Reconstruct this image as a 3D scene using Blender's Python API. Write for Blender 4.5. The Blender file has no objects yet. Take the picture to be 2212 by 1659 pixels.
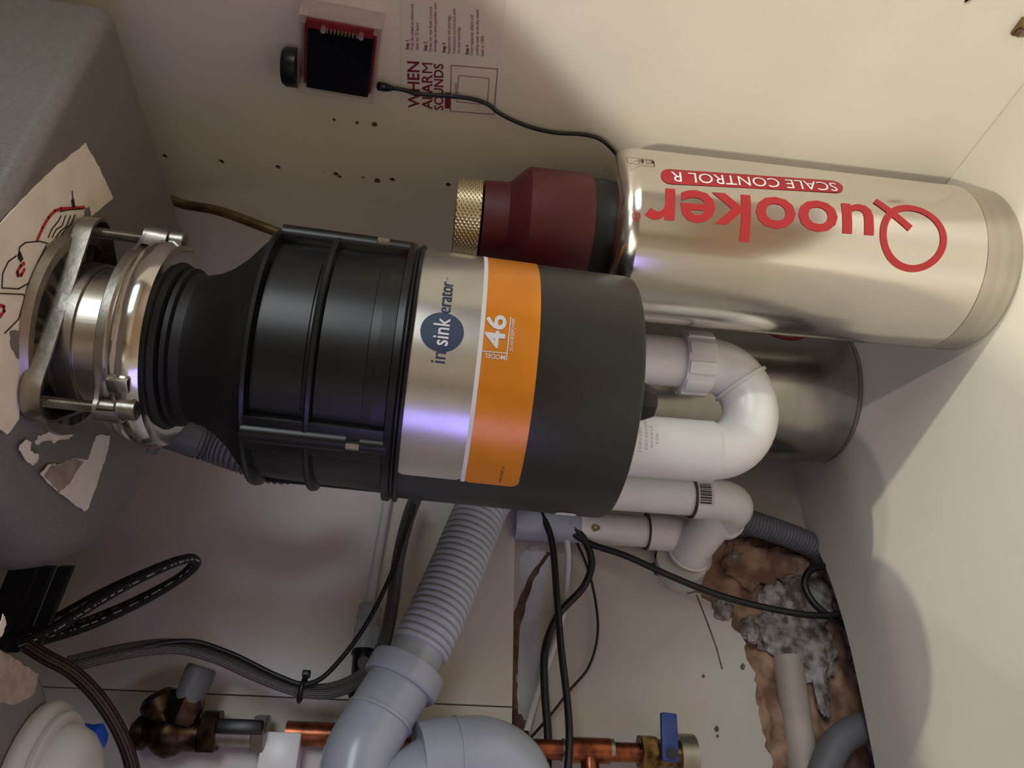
import bpy, bmesh, math, random
from mathutils import Vector, Matrix, noise
random.seed(7)
C = bpy.context.scene.collection
PI = math.pi

# ------------------------------------------------------------------ camera
W, H, F = 2212.0, 1659.0, 1661.0
CAM = Vector((0, 0, .453))
AX = Vector((0.01640995, -0.83396643, 0.55157113))      # world X, Y, Z seen in camera axes (right, down, forward)
AY = Vector((-0.1281686, 0.54533992, 0.82835812))
AZ = Vector((-0.99161662, -0.08428741, -0.09793931))
cd = bpy.data.cameras.new('camera'); cam = bpy.data.objects.new('camera', cd); C.objects.link(cam)
rgt = Vector((AX.x, AY.x, AZ.x)); dwn = Vector((AX.y, AY.y, AZ.y)); fwd = Vector((AX.z, AY.z, AZ.z))
cm = Matrix((rgt, -dwn, -fwd)).transposed().to_4x4(); cm.translation = CAM
cam.matrix_world = cm
cd.sensor_fit = 'HORIZONTAL'; cd.sensor_width = 36; cd.lens = 36 * F / W; cd.clip_start = .01; cd.clip_end = 50
bpy.context.scene.camera = cam

# ------------------------------------------------------------------ world, lights, exposure
vs = bpy.context.scene.view_settings
vs.view_transform = 'Standard'; vs.look = 'None'; vs.gamma = 1; vs.use_curve_mapping = False; vs.exposure = 0.0
wd = bpy.data.worlds.new('world'); bpy.context.scene.world = wd; wd.use_nodes = True
bg = wd.node_tree.nodes['Background']; bg.inputs[0].default_value = (1, .85, .72, 1); bg.inputs[1].default_value = .06

def lamp(kind, name, loc, target, energy, col, size):
    l = bpy.data.lights.new(name, kind); l.energy = energy; l.color = col
    o = bpy.data.objects.new(name, l); C.objects.link(o); o.location = loc
    o.rotation_euler = (Vector(target) - Vector(loc)).to_track_quat('-Z', 'Y').to_euler()
    if kind == 'SPOT':
        l.shadow_soft_size = size; l.spot_size = math.radians(130); l.spot_blend = .6
    else:
        l.shape = 'RECTANGLE'; l.size, l.size_y = size
    return o
lamp('SPOT', 'ceiling_spot_light', (-.06, -1.32, 2.30), (-.06, -1.0, 0), 42, (1, .95, .92), .03)
lamp('SPOT', 'ceiling_spot_light', (.84, -1.32, 2.30), (.84, -1.0, 0), 112, (1, .99, .79), .03)
lamp('SPOT', 'ceiling_spot_light', (-1.40, -1.32, 2.30), (-1.1, -1.0, 0), 42, (.9, .95, 1), .03)
lamp('SPOT', 'ceiling_spot_light', (-2.20, -1.32, 2.30), (-1.6, -1.0, 0), 258, (1, .99, .79), .06)
lamp('AREA', 'kitchen_fill_light', (.8, -2.3, 1.15), (.2, .5, .5), 29, (.86, .96, 1), (1.3, .9))  # soft bluish fill added behind the camera; the room has no window
lamp('AREA', 'violet_led_light', (-.31, .28, .42), (.2, .70, .62), .62, (.30, .25, 1), (.26, .26))

# ------------------------------------------------------------------ pixel helpers (pixel + real plane or distance -> real point)
def ray(px, py):
    c = Vector(((px - W / 2) / F, (py - H / 2) / F, 1))
    return Vector((AX.dot(c), AY.dot(c), AZ.dot(c)))
def D(px, py, d): return CAM + ray(px, py) * d
def PX(px, py, X): r = ray(px, py); return CAM + r * (X / r.x)
def PY(px, py, Y): r = ray(px, py); return CAM + r * (Y / r.y)
def PZ(px, py, Z): r = ray(px, py); return CAM + r * ((Z - CAM.z) / r.z)
def proj(p):
    v = Vector(p) - CAM; x, y, z = rgt.dot(v), dwn.dot(v), fwd.dot(v)
    return W / 2 + F * x / z, H / 2 + F * y / z, z
def axis_t(A, B, px):                      # parameter on line A-B whose picture column is px
    lo, hi = -1.0, 2.0
    for _ in range(50):
        m = (lo + hi) / 2
        if proj(A.lerp(B, m))[0] < px: lo = m
        else: hi = m
    return lo
def cylhit(px, py, M, r):                  # angle and height where the pixel's ray meets a cylinder (local z axis of M)
    Mi = M.inverted(); o = Mi @ CAM; d = Mi.to_3x3() @ ray(px, py)
    a = d.x ** 2 + d.y ** 2; b = o.x * d.x + o.y * d.y; c = o.x ** 2 + o.y ** 2 - r * r
    q = b * b - a * c; t = (-b - math.sqrt(max(q, 0))) / a
    p = o + d * t
    return math.atan2(p.y, p.x) % (2 * PI), p.z

# ------------------------------------------------------------------ materials
def lin(c): return tuple(((v / 255) / 12.92 if v / 255 <= .04045 else ((v / 255 + .055) / 1.055) ** 2.4) for v in c)
MATS = {}
def mat(name, rgb, rough=.5, metal=0, var=.0, vscale=30, bump=0, bscale=200, coat=0, streak=None, rgb2=None, spec=.5, alpha=1, trans=0):
    m = bpy.data.materials.new(name); m.use_nodes = True; n = m.node_tree.nodes; L = m.node_tree.links
    p = n['Principled BSDF']; c = lin(rgb)
    p.inputs['Roughness'].default_value = rough; p.inputs['Metallic'].default_value = metal
    p.inputs['Coat Weight'].default_value = coat; p.inputs['Specular IOR Level'].default_value = spec
    p.inputs['Alpha'].default_value = alpha; p.inputs['Transmission Weight'].default_value = trans
    p.inputs['Base Color'].default_value = (*c, 1)
    tc = n.new('ShaderNodeTexCoord'); mp = n.new('ShaderNodeMapping'); L.new(tc.outputs['Object'], mp.inputs[0])
    if streak: mp.inputs['Scale'].default_value = streak
    if var or rgb2:
        t = n.new('ShaderNodeTexNoise'); t.inputs['Scale'].default_value = vscale; t.inputs['Detail'].default_value = 6
        L.new(mp.outputs[0], t.inputs[0])
        r = n.new('ShaderNodeValToRGB'); L.new(t.outputs[0], r.inputs[0])
        c2 = lin(rgb2) if rgb2 else tuple(v * (1 - var) for v in c)
        r.color_ramp.elements[0].position = .38; r.color_ramp.elements[1].position = .62
        r.color_ramp.elements[0].color = (*c2, 1); r.color_ramp.elements[1].color = (*c, 1)
        L.new(r.outputs[0], p.inputs['Base Color'])
    if bump:
        t2 = n.new('ShaderNodeTexNoise'); t2.inputs['Scale'].default_value = bscale; t2.inputs['Detail'].default_value = 4
        L.new(mp.outputs[0], t2.inputs[0])
        b = n.new('ShaderNodeBump'); b.inputs['Strength'].default_value = bump; b.inputs['Distance'].default_value = .001
        L.new(t2.outputs[0], b.inputs['Height']); L.new(b.outputs[0], p.inputs['Normal'])
    MATS[name] = m; return m
def braid(name, rgb, rgb2, su=900, sv=14, thr=.5, rough=.45, metal=.3):
    m = mat(name, rgb, rough, metal); n = m.node_tree.nodes; L = m.node_tree.links; p = n['Principled BSDF']
    uv = n.new('ShaderNodeUVMap'); sp = n.new('ShaderNodeSeparateXYZ'); L.new(uv.outputs[0], sp.inputs[0])
    outs = []
    for s in (1, -1):
        a = n.new('ShaderNodeMath'); a.operation = 'MULTIPLY'; a.inputs[1].default_value = su; L.new(sp.outputs[0], a.inputs[0])
        b = n.new('ShaderNodeMath'); b.operation = 'MULTIPLY'; b.inputs[1].default_value = s * sv * 2 * PI; L.new(sp.outputs[1], b.inputs[0])
        d = n.new('ShaderNodeMath'); d.operation = 'ADD'; L.new(a.outputs[0], d.inputs[0]); L.new(b.outputs[0], d.inputs[1])
        e = n.new('ShaderNodeMath'); e.operation = 'SINE'; L.new(d.outputs[0], e.inputs[0]); outs.append(e)
    mx = n.new('ShaderNodeMath'); mx.operation = 'MULTIPLY'; L.new(outs[0].outputs[0], mx.inputs[0]); L.new(outs[1].outputs[0], mx.inputs[1])
    r = n.new('ShaderNodeValToRGB'); L.new(mx.outputs[0], r.inputs[0])
    r.color_ramp.elements[0].position = thr - .1; r.color_ramp.elements[1].position = thr + .1
    r.color_ramp.elements[0].color = (*lin(rgb), 1); r.color_ramp.elements[1].color = (*lin(rgb2), 1)
    L.new(r.outputs[0], p.inputs['Base Color'])
    bm_ = n.new('ShaderNodeBump'); bm_.inputs['Strength'].default_value = .6; bm_.inputs['Distance'].default_value = .0006
    L.new(mx.outputs[0], bm_.inputs['Height']); L.new(bm_.outputs[0], p.inputs['Normal'])
    return m

mat('laminate', (226, 218, 205), .45, var=.05, vscale=9, bump=.05, bscale=90)
mat('floorboard', (222, 214, 200), .5, var=.05, vscale=7, bump=.05, bscale=90)
mat('panel', (206, 198, 190), .38, var=.06, vscale=6, bump=.05, bscale=120)
mat('plaster_paint', (190, 182, 170), .75, var=.12, vscale=8, bump=.35, bscale=140)
mat('brown_edge', (112, 84, 66), .9, rgb2=(70, 50, 40), vscale=70, bump=.6, bscale=300)
mat('blue_paint', (190, 190, 196), .7, var=.15, vscale=40, bump=.3)
mat('dark_hole', (18, 15, 13), .9, var=.2)
mat('stain', (104, 90, 78), .8, var=.5, vscale=200)
mat('worktop', (150, 145, 140), .5, var=.1)
mat('sink_stone', (124, 119, 114), .34, var=.14, vscale=350, bump=.25, bscale=700)
mat('paper', (248, 238, 220), .8, var=.09, vscale=45, bump=.6, bscale=160)
mat('torn_paper', (176, 158, 140), .9, var=.25, vscale=120, bump=.6, bscale=260)
mat('red_print', (190, 52, 46), .7, var=.05)
mat('black_print', (40, 34, 32), .7, var=.05)
mat('steel', (190, 182, 170), .30, 1, var=.12, vscale=60, streak=(1, 1, .03), bump=.05, bscale=500)
mat('bottle_steel', (222, 217, 208), .17, 1, var=.05, vscale=60, streak=(1, 1, .05), bump=.02, bscale=300)
mat('base_steel', (190, 185, 176), .32, 1, var=.12, vscale=120, streak=(.03, .03, 1), bump=.05, bscale=400)
mat('tank_steel', (176, 172, 166), .22, 1, var=.12, vscale=60, streak=(.04, .04, 1), bump=.03)
mat('zinc', (168, 162, 152), .36, 1, var=.2, vscale=90, bump=.15, bscale=240)
mat('chrome', (214, 212, 208), .14, 1, var=.06, vscale=50)
mat('black_plastic', (13, 14, 17), .34, var=.25, vscale=60, spec=.4)
mat('black_matte', (16, 16, 15), .55, var=.2, vscale=40, spec=.3)
mat('black_paint', (19, 19, 18), .40, var=.15, vscale=30, spec=.6)
mat('rubber', (9, 9, 9), .55, var=.2, vscale=80)
mat('sticker_silver', (196, 194, 190), .24, .9, var=.08, vscale=50, bump=.02, bscale=120)
mat('sticker_orange', (226, 138, 30), .26, .2, var=.08, vscale=60, bump=.04, bscale=90)
mat('sticker_white', (226, 224, 226), .5, var=.02)
mat('navy', (22, 46, 82), .45, var=.05)
mat('bottle_red', (160, 34, 40), .45, var=.05)
mat('valve_red', (82, 18, 24), .5, var=.12, vscale=40, bump=.05, bscale=500)
mat('pvc_white', (238, 235, 230), .32, var=.05, vscale=30, bump=.03, bscale=200)
mat('pvc_grey', (166, 171, 182), .25, var=.08, vscale=30, bump=.04, bscale=200)
mat('hose_dark', (104, 104, 108), .5, var=.1, vscale=50)  # darker than hose_grey: disposer's shade put into the overflow hose colour
mat('pvc_dull', (204, 200, 194), .4, var=.06, vscale=20)
mat('old_pipe', (176, 164, 150), .6, var=.15, vscale=30)
mat('dark_brass', (84, 62, 44), .4, .9, rgb2=(34, 25, 20), vscale=80)
mat('hose_grey', (186, 190, 198), .5, var=.1, vscale=50)
mat('black_cable', (14, 14, 15), .42, var=.2, vscale=60)
mat('white_cable', (206, 204, 204), .5, var=.05)
mat('copper', (168, 98, 66), .32, 1, rgb2=(104, 62, 46), vscale=70)
mat('brass', (150, 118, 74), .35, 1, rgb2=(70, 50, 36), vscale=90)
mat('bronze_tube', (150, 124, 86), .35, .8, rgb2=(112, 88, 60), vscale=50)
mat('blue_lever', (36, 66, 130), .5, var=.2, vscale=90)
mat('blue_cap', (20, 74, 190), .45, var=.1)
mat('rubble', (172, 138, 112), .95, rgb2=(112, 84, 68), vscale=34, bump=1, bscale=180)
mat('mortar', (166, 158, 152), .95, rgb2=(96, 82, 72), vscale=85, bump=1, bscale=260)
mat('clear_plastic', (240, 214, 210), .12, alpha=.22, var=.02)
mat('clear_cover', (50, 44, 44), .08, alpha=.05, var=.02, spec=.5)
mat('circuit_red', (140, 34, 40), .4, var=.2, vscale=200)
mat('screen_glass', (4, 5, 14), .3, var=.1, spec=.1)
mat('kitchen_floor', (130, 100, 74), .5, rgb2=(96, 70, 50), vscale=6, streak=(1, 8, 1))
mat('kitchen_paint', (190, 180, 166), .8, var=.04)
braid('braid_grey', (70, 66, 66), (176, 170, 166), 2600, 7, .5)
braid('braid_black', (16, 15, 16), (92, 84, 86), 2200, 6, .62)
braid('braid_brown', (44, 30, 28), (150, 118, 104), 2200, 6, .6)
def dashes(m):
    n = m.node_tree.nodes; L = m.node_tree.links; p = n['Principled BSDF']; old = p.inputs['Base Color'].links[0].from_socket
    uv = n.new('ShaderNodeUVMap'); sp = n.new('ShaderNodeSeparateXYZ'); L.new(uv.outputs[0], sp.inputs[0])
    def mth(op, a, b=None):
        k = n.new('ShaderNodeMath'); k.operation = op
        for i, v in enumerate((a, b)):
            if v is None: continue
            if isinstance(v, (int, float)): k.inputs[i].default_value = v
            else: L.new(v, k.inputs[i])
        return k.outputs[0]
    nz = n.new('ShaderNodeTexNoise'); nz.noise_dimensions = '1D'; nz.inputs['Scale'].default_value = 150; nz.inputs['Detail'].default_value = 3; L.new(sp.outputs[0], nz.inputs['W'])
    w = mth('MULTIPLY', mth('GREATER_THAN', nz.outputs[0], .5), mth('GREATER_THAN', mth('SINE', mth('MULTIPLY', mth('ADD', sp.outputs[1], .09), 6 * PI)), .90))
    mx = n.new('ShaderNodeMix'); mx.data_type = 'RGBA'; L.new(w, mx.inputs['Factor']); L.new(old, mx.inputs[6]); mx.inputs[7].default_value = (.45, .43, .42, 1)
    L.new(mx.outputs[2], p.inputs['Base Color'])
dashes(MATS['braid_black'])

# ------------------------------------------------------------------ mesh helpers
MW = {}
def tag(o, label=None, cat=None, group=None, kind=None):
    if label: o['label'] = label
    if cat: o['category'] = cat
    if group: o['group'] = group
    if kind: o['kind'] = kind
    return o
def thing(name, label, cat, loc=(0, 0, 0), M=None, group=None):
    o = bpy.data.objects.new(name, None); C.objects.link(o); o.empty_display_size = .02
    o.matrix_world = M if M is not None else Matrix.Translation(loc)
    MW[o] = o.matrix_world.copy() if M is None else M.copy()
    if M is None: MW[o] = Matrix.Translation(loc)
    return tag(o, label, cat, group)
def obj(name, bm, m, parent=None, smooth=40, local=False):
    me = bpy.data.meshes.new(name)
    bmesh.ops.remove_doubles(bm, verts=bm.verts, dist=1e-7)
    bmesh.ops.recalc_face_normals(bm, faces=bm.faces)
    bm.to_mesh(me); bm.free()
    o = bpy.data.objects.new(name, me); C.objects.link(o)
    if m: me.materials.append(MATS[m])
    for p in me.polygons: p.use_smooth = bool(smooth)
    if smooth: me.set_sharp_from_angle(angle=math.radians(smooth))
    if parent:
        if not local: me.transform(MW[parent].inverted())
        o.parent = parent; MW[o] = MW[parent]
    else: MW[o] = Matrix.Identity(4)
    return o
def nb(): return bmesh.new()
def box(bm, lo, hi, bev=0, M=None):
    lo, hi = Vector(lo), Vector(hi); c = (lo + hi) / 2; s = hi - lo
    T = Matrix.Translation(c) @ Matrix.Diagonal((*s, 1))
    if M is not None: T = M @ T
    r = bmesh.ops.create_cube(bm, size=1, matrix=T)
    if bev:
        es = list({e for v in r['verts'] for e in v.link_edges})
        bmesh.ops.bevel(bm, geom=es, offset=bev, segments=2, affect='EDGES', profile=.5)
    return bm
def lathe(bm, prof, M=None, seg=64, a0=0, a1=2 * PI, cap=True):
    M = M or Matrix.Identity(4); full = abs(a1 - a0 - 2 * PI) < 1e-6
    n = seg if full else seg + 1; rings = []
    for r, z in prof:
        rings.append([bm.verts.new(M @ Vector((r * math.cos(a0 + (a1 - a0) * i / seg), r * math.sin(a0 + (a1 - a0) * i / seg), z))) for i in range(n)])
    for a, b in zip(rings, rings[1:]):
        for i in range(seg):
            j = (i + 1) % n
            bm.faces.new((a[i], a[j], b[j], b[i]))
    if cap and full:
        if prof[0][0] > 1e-6: bm.faces.new(rings[0][::-1])
        if prof[-1][0] > 1e-6: bm.faces.new(rings[-1])
    return bm
def crv(pts, n):
    pts = [Vector(p) for p in pts]
    if len(pts) == 2: return [pts[0].lerp(pts[1], i / n) for i in range(n + 1)]
    q = [pts[0] * 2 - pts[1]] + pts + [pts[-1] * 2 - pts[-2]]
    # chord-length (centripetal) sampling
    out = []; seglen = [(pts[i + 1] - pts[i]).length for i in range(len(pts) - 1)]; tot = sum(seglen)
    for i in range(len(pts) - 1):
        k = max(2, round(n * seglen[i] / tot)); p0, p1, p2, p3 = q[i:i + 4]
        t0 = 0; t1 = t0 + max((p1 - p0).length, 1e-6) ** .5; t2 = t1 + max((p2 - p1).length, 1e-6) ** .5; t3 = t2 + max((p3 - p2).length, 1e-6) ** .5
        for s in range(k):
            t = t1 + (t2 - t1) * s / k
            A1 = p0 * ((t1 - t) / (t1 - t0)) + p1 * ((t - t0) / (t1 - t0)); A2 = p1 * ((t2 - t) / (t2 - t1)) + p2 * ((t - t1) / (t2 - t1)); A3 = p2 * ((t3 - t) / (t3 - t2)) + p3 * ((t - t2) / (t3 - t2))
            B1 = A1 * ((t2 - t) / (t2 - t0)) + A2 * ((t - t0) / (t2 - t0)); B2 = A2 * ((t3 - t) / (t3 - t1)) + A3 * ((t - t1) / (t3 - t1))
            out.append(B1 * ((t2 - t) / (t2 - t1)) + B2 * ((t - t1) / (t2 - t1)))
    out.append(pts[-1]); return out
def resample(path, n):
    d = [0]
    for a, b in zip(path, path[1:]): d.append(d[-1] + (b - a).length)
    out = []; j = 0
    for i in range(n + 1):
        s = d[-1] * i / n
        while j < len(d) - 2 and d[j + 1] < s: j += 1
        out.append(path[j].lerp(path[j + 1], (s - d[j]) / max(d[j + 1] - d[j], 1e-9)))
    return out, d[-1]
def tube(bm, pts, r, n=40, seg=12, raw=False, caps=True, flat=None):
    """sweep a circle (radius r or r(s in 0..1)) along a smooth curve; uv.x = metres along, uv.y = turn"""
    if raw: path = [Vector(p) for p in pts]; L = sum((b - a).length for a, b in zip(path, path[1:]))
    else: path, L = resample(crv(pts, n * 3), n)
    uvl = bm.loops.layers.uv.verify()
    T = [(path[min(i + 1, len(path) - 1)] - path[max(i - 1, 0)]).normalized() for i in range(len(path))]
    u = T[0].orthogonal().normalized(); rings = []
    for i, p in enumerate(path):
        if i:
            u = T[i - 1].rotation_difference(T[i]) @ u; u = (u - T[i] * u.dot(T[i])).normalized()
        v = T[i].cross(u); rr = r(i / (len(path) - 1)) if callable(r) else r
        rings.append([bm.verts.new(p + (u * math.cos(2 * PI * k / seg) + v * math.sin(2 * PI * k / seg)) * rr) for k in range(seg)])
    for i, (a, b) in enumerate(zip(rings, rings[1:])):
        for k in range(seg):
            j = (k + 1) % seg; f = bm.faces.new((a[k], a[j], b[j], b[k]))
            s0, s1 = L * i / (len(rings) - 1), L * (i + 1) / (len(rings) - 1)
            for l, w in zip(f.loops, ((s0, k / seg), (s0, (k + 1) / seg), (s1, (k + 1) / seg), (s1, k / seg))): l[uvl].uv = w
    if caps: bm.faces.new(rings[0][::-1]); bm.faces.new(rings[-1])
    return bm
def cyl(bm, a, b, r, seg=24, r2=None):
    a, b = Vector(a), Vector(b); q = (b - a).to_track_quat('Z', 'Y').to_matrix().to_4x4(); q.translation = a
    return lathe(bm, [(r, 0), (r if r2 is None else r2, (b - a).length)], q, seg)
def profcyl(bm, a, b, prof, seg=32):       # prof: (radius, fraction of a-b)
    a, b = Vector(a), Vector(b); q = (b - a).to_track_quat('Z', 'Y').to_matrix().to_4x4(); q.translation = a
    return lathe(bm, [(r, t * (b - a).length) for r, t in prof], q, seg)
def slab(bm, pts, nrm, th):                # flat polygon with thickness
    nrm = Vector(nrm).normalized(); a = [bm.verts.new(Vector(p)) for p in pts]; b = [bm.verts.new(Vector(p) + nrm * th) for p in pts]
    bm.faces.new(a); bm.faces.new(b[::-1]); n = len(a)
    for i in range(n): bm.faces.new((a[i], b[i], b[(i + 1) % n], a[(i + 1) % n]))
    return bm
def ribbon(bm, pts, w, nrm, th=.0002):     # thin printed line lying on a flat surface
    nrm = Vector(nrm).normalized(); pts = [Vector(p) for p in pts]
    for a, b in zip(pts, pts[1:]):
        d = (b - a).normalized(); s = d.cross(nrm) * w / 2; e = d * w * .3
        slab(bm, [a - e - s, b + e - s, b + e + s, a - e + s], nrm, th)
    return bm
def text_bm(body, bold=0):
    cu = bpy.data.curves.new('lettering', 'FONT'); cu.body = body; cu.offset = bold; cu.resolution_u = 3; cu.fill_mode = 'FRONT' if hasattr(cu, 'fill_mode') else 'FRONT'
    o = bpy.data.objects.new('lettering', cu); C.objects.link(o)
    dg = bpy.context.evaluated_depsgraph_get(); me = bpy.data.meshes.new_from_object(o.evaluated_get(dg))
    bm = nb(); bm.from_mesh(me); bpy.data.objects.remove(o); bpy.data.curves.remove(cu); bpy.data.meshes.remove(me)
    return bm
def fit(bm, w, h=None, ref=None):          # scale flat lettering to width w and height h, lower left corner at 0,0
    xs = [v.co.x for v in bm.verts]; ys = [v.co.y for v in bm.verts]; x0, x1, y0, y1 = min(xs), max(xs), min(ys), max(ys)
    if ref: y0, y1 = ref
    sx = w / (x1 - x0); sy = h / (y1 - y0) if h else sx
    for v in bm.verts: v.co = Vector(((v.co.x - x0) * sx, (v.co.y - y0) * sy, 0))
    return bm
def cut(bm, axis, step):
    vals = [v.co[axis] for v in bm.verts]; x = math.ceil(min(vals) / step) * step; n = Vector((0, 0, 0)); n[axis] = 1
    while x < max(vals):
        co = Vector((0, 0, 0)); co[axis] = x
        bmesh.ops.bisect_plane(bm, geom=bm.verts[:] + bm.edges[:] + bm.faces[:], plane_co=co, plane_no=n); x += step
    return bm
def remap(bm, fn):
    for v in bm.verts: v.co = fn(v.co.x, v.co.y)
    return bm
def text_quad(body, p0, p1, p2, nrm, bold=0, lift=.0004, ref=None):   # lettering on a flat surface: baseline p0->p1, letter top p2
    bm = fit(text_bm(body, bold), 1, 1, ref); p0, p1, p2 = map(Vector, (p0, p1, p2)); n = Vector(nrm).normalized() * lift
    return remap(bm, lambda x, y: p0 + (p1 - p0) * x + (p2 - p0) * y + n)
def rrect(w, h, r, k=5, x=0, y=0):           # r: one radius, or four (far right, far left, near left, near right)
    out = []; R4 = r if isinstance(r, tuple) else (r,) * 4
    for (cx, cy, a), r in zip(((w - R4[0], h - R4[0], 0), (R4[1], h - R4[1], 90), (R4[2], R4[2], 180), (w - R4[3], R4[3], 270)), R4):
        for i in range(k + 1):
            t = math.radians(a + 90 * i / k); out.append((x + cx + r * math.cos(t), y + cy + r * math.sin(t)))
    return out
def poly2(pts):
    bm = nb(); bm.faces.new([bm.verts.new((x, y, 0)) for x, y in pts]); return bm
def ring2(cx, cy, ro, ri, n=48):
    bm = nb(); a = [bm.verts.new((cx + ro * math.cos(2 * PI * i / n), cy + ro * math.sin(2 * PI * i / n), 0)) for i in range(n)]
    b = [bm.verts.new((cx + ri * math.cos(2 * PI * i / n), cy + ri * math.sin(2 * PI * i / n), 0)) for i in range(n)]
    for i in range(n): bm.faces.new((a[i], a[(i + 1) % n], b[(i + 1) % n], b[i]))
    return bm
def merge(*bms):
    out = nb()
    for b in bms:
        me = bpy.data.meshes.new('m'); b.to_mesh(me); b.free(); out.from_mesh(me); bpy.data.meshes.remove(me)
    return out
def boolean(o, cutter_bm):
    me = bpy.data.meshes.new('cut'); cutter_bm.to_mesh(me); cutter_bm.free(); k = bpy.data.objects.new('cut', me); C.objects.link(k)
    md = o.modifiers.new('b', 'BOOLEAN'); md.object = k; md.operation = 'DIFFERENCE'; md.solver = 'EXACT'
    dg = bpy.context.evaluated_depsgraph_get(); new = bpy.data.meshes.new_from_object(o.evaluated_get(dg)); old = o.data
    o.modifiers.clear(); o.data = new; bpy.data.objects.remove(k); bpy.data.meshes.remove(old)
def struct(name, bm, m, smooth=0, parent=None):
    o = obj(name, bm, m, parent, smooth); o['kind'] = 'structure'; return o

# ------------------------------------------------------------------ the setting
XR, YP, YW, ZT = .555, .79, .81, .87        # right wall, back panel face, house wall, worktop underside
wall_right = struct('wall_right', box(nb(), (XR, -.04, -.02), (XR + .018, YW, ZT)), 'laminate')
holes = [(355, 338), (478, 350), (600, 362), (725, 377), (784, 384), (847, 389), (968, 400), (1087, 412), (2091, 2)]
hb = nb()
for i, p in enumerate(holes):
    q = PX(*p, XR); cyl(hb, q - Vector((.002, 0, 0)), q + Vector((.012, 0, 0)), .0027 if i != 4 else .0016, 14)
boolean(wall_right, hb)
for p in holes:
    q = PX(*p, XR); obj('hole_bottom', cyl(nb(), q + Vector((.003, 0, 0)), q + Vector((.0035, 0, 0)), .0027, 12), 'dark_hole', wall_right)
def splat(px, py, r, ax=1, sy=1.0):
    q = PX(px, py, XR); pts = []
    for i in range(14):
        a = 2 * PI * i / 14; rr = r * (.7 + .5 * random.random())
        pts.append(q + Vector((-.0004, math.cos(a) * rr * sy, math.sin(a) * rr)))
    return slab(nb(), pts, (1, 0, 0), .0006)
for a in ((722, 258, .0016), (772, 265, .0016), (809, 268, .0026), (734, 381, .0018), (815, 390, .0028), (700, 372, .0006)):
    obj('stain', splat(*a), 'stain', wall_right)

# floor board with curved cut-out at the back
edge = [(1715, 1010), (1745, 1155)]
curve = [PZ(*p, 0) for p in ((1745, 1155), (1763, 1180), (1783, 1225), (1800, 1272), (1830, 1372), (1860, 1505), (1890, 1659), (1912, 1800))]
cpath, _ = resample(crv(curve, 60), 24)
fp = [Vector((XR - .0008, YW, 0)), Vector((XR - .0008, -.04, 0)), Vector((-.5, -.04, 0)), Vector((-.5, cpath[-1].y - .02, 0))] + cpath[::-1]
fp = [Vector((p.x, min(p.y, YW), 0)) for p in fp]
floor = struct('floor', slab(nb(), fp, (0, 0, -1), .018), 'floorboard')

# back panel: two boards with a thin vertical joint
xj = PY(800, 1514, YP).x; zb = PY(1110, 1300, YP).z
wall_back = struct('wall_back', box(nb(), (xj + .0006, YP, zb), (XR, YP + .0185, ZT), .0004), 'panel')
obj('board', box(nb(), (-.5, YP, zb), (xj - .0006, YP + .0185, ZT), .0004), 'panel', wall_back)
# house wall below with a broken-out hole
hole = [(1402, 1225), (1425, 1190), (1480, 1172), (1560, 1158), (1640, 1150), (1700, 1152), (1760, 1170), (1800, 1250), (1845, 1360), (1885, 1500), (1915, 1659), (1920, 1760),
        (1690, 1760), (1668, 1659), (1655, 1600), (1640, 1530), (1632, 1470), (1615, 1420), (1600, 1372), (1570, 1330), (1535, 1300), (1508, 1282), (1470, 1270), (1432, 1258)]
hp = [PY(*p, YW) for p in hole]
bm = nb()
o4 = [Vector((-.5, YW, -.15)), Vector((XR + .018, YW, -.15)), Vector((XR + .018, YW, zb + .05)), Vector((-.5, YW, zb + .05))]
def loop_e(bm, pts):
    v = [bm.verts.new(p) for p in pts]; return [bm.edges.new((v[i], v[(i + 1) % len(v)])) for i in range(len(v))]
hp2 = []
for i, p in enumerate(hp):
    q = hp[(i + 1) % len(hp)]
    for k in range(4):
        m = p.lerp(q, k / 4); j = .004 if k else .002
        hp2.append(Vector((m.x + random.uniform(-j, j), YW, m.z + random.uniform(-j, j))))
es = loop_e(bm, o4) + loop_e(bm, hp2)
bmesh.ops.triangle_fill(bm, use_beauty=True, use_dissolve=False, edges=es)
wall_house = struct('wall_house', bm, 'plaster_paint')
rim = nb(); n = len(hp2)
for i in range(n):
    a, b = hp2[i], hp2[(i + 1) % n]; dv = Vector((0, .03, 0))
    rim.faces.new([rim.verts.new(v) for v in (a, b, b + dv, a + dv)])
obj('hole_edge', rim, 'mortar', wall_house, 0)
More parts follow.
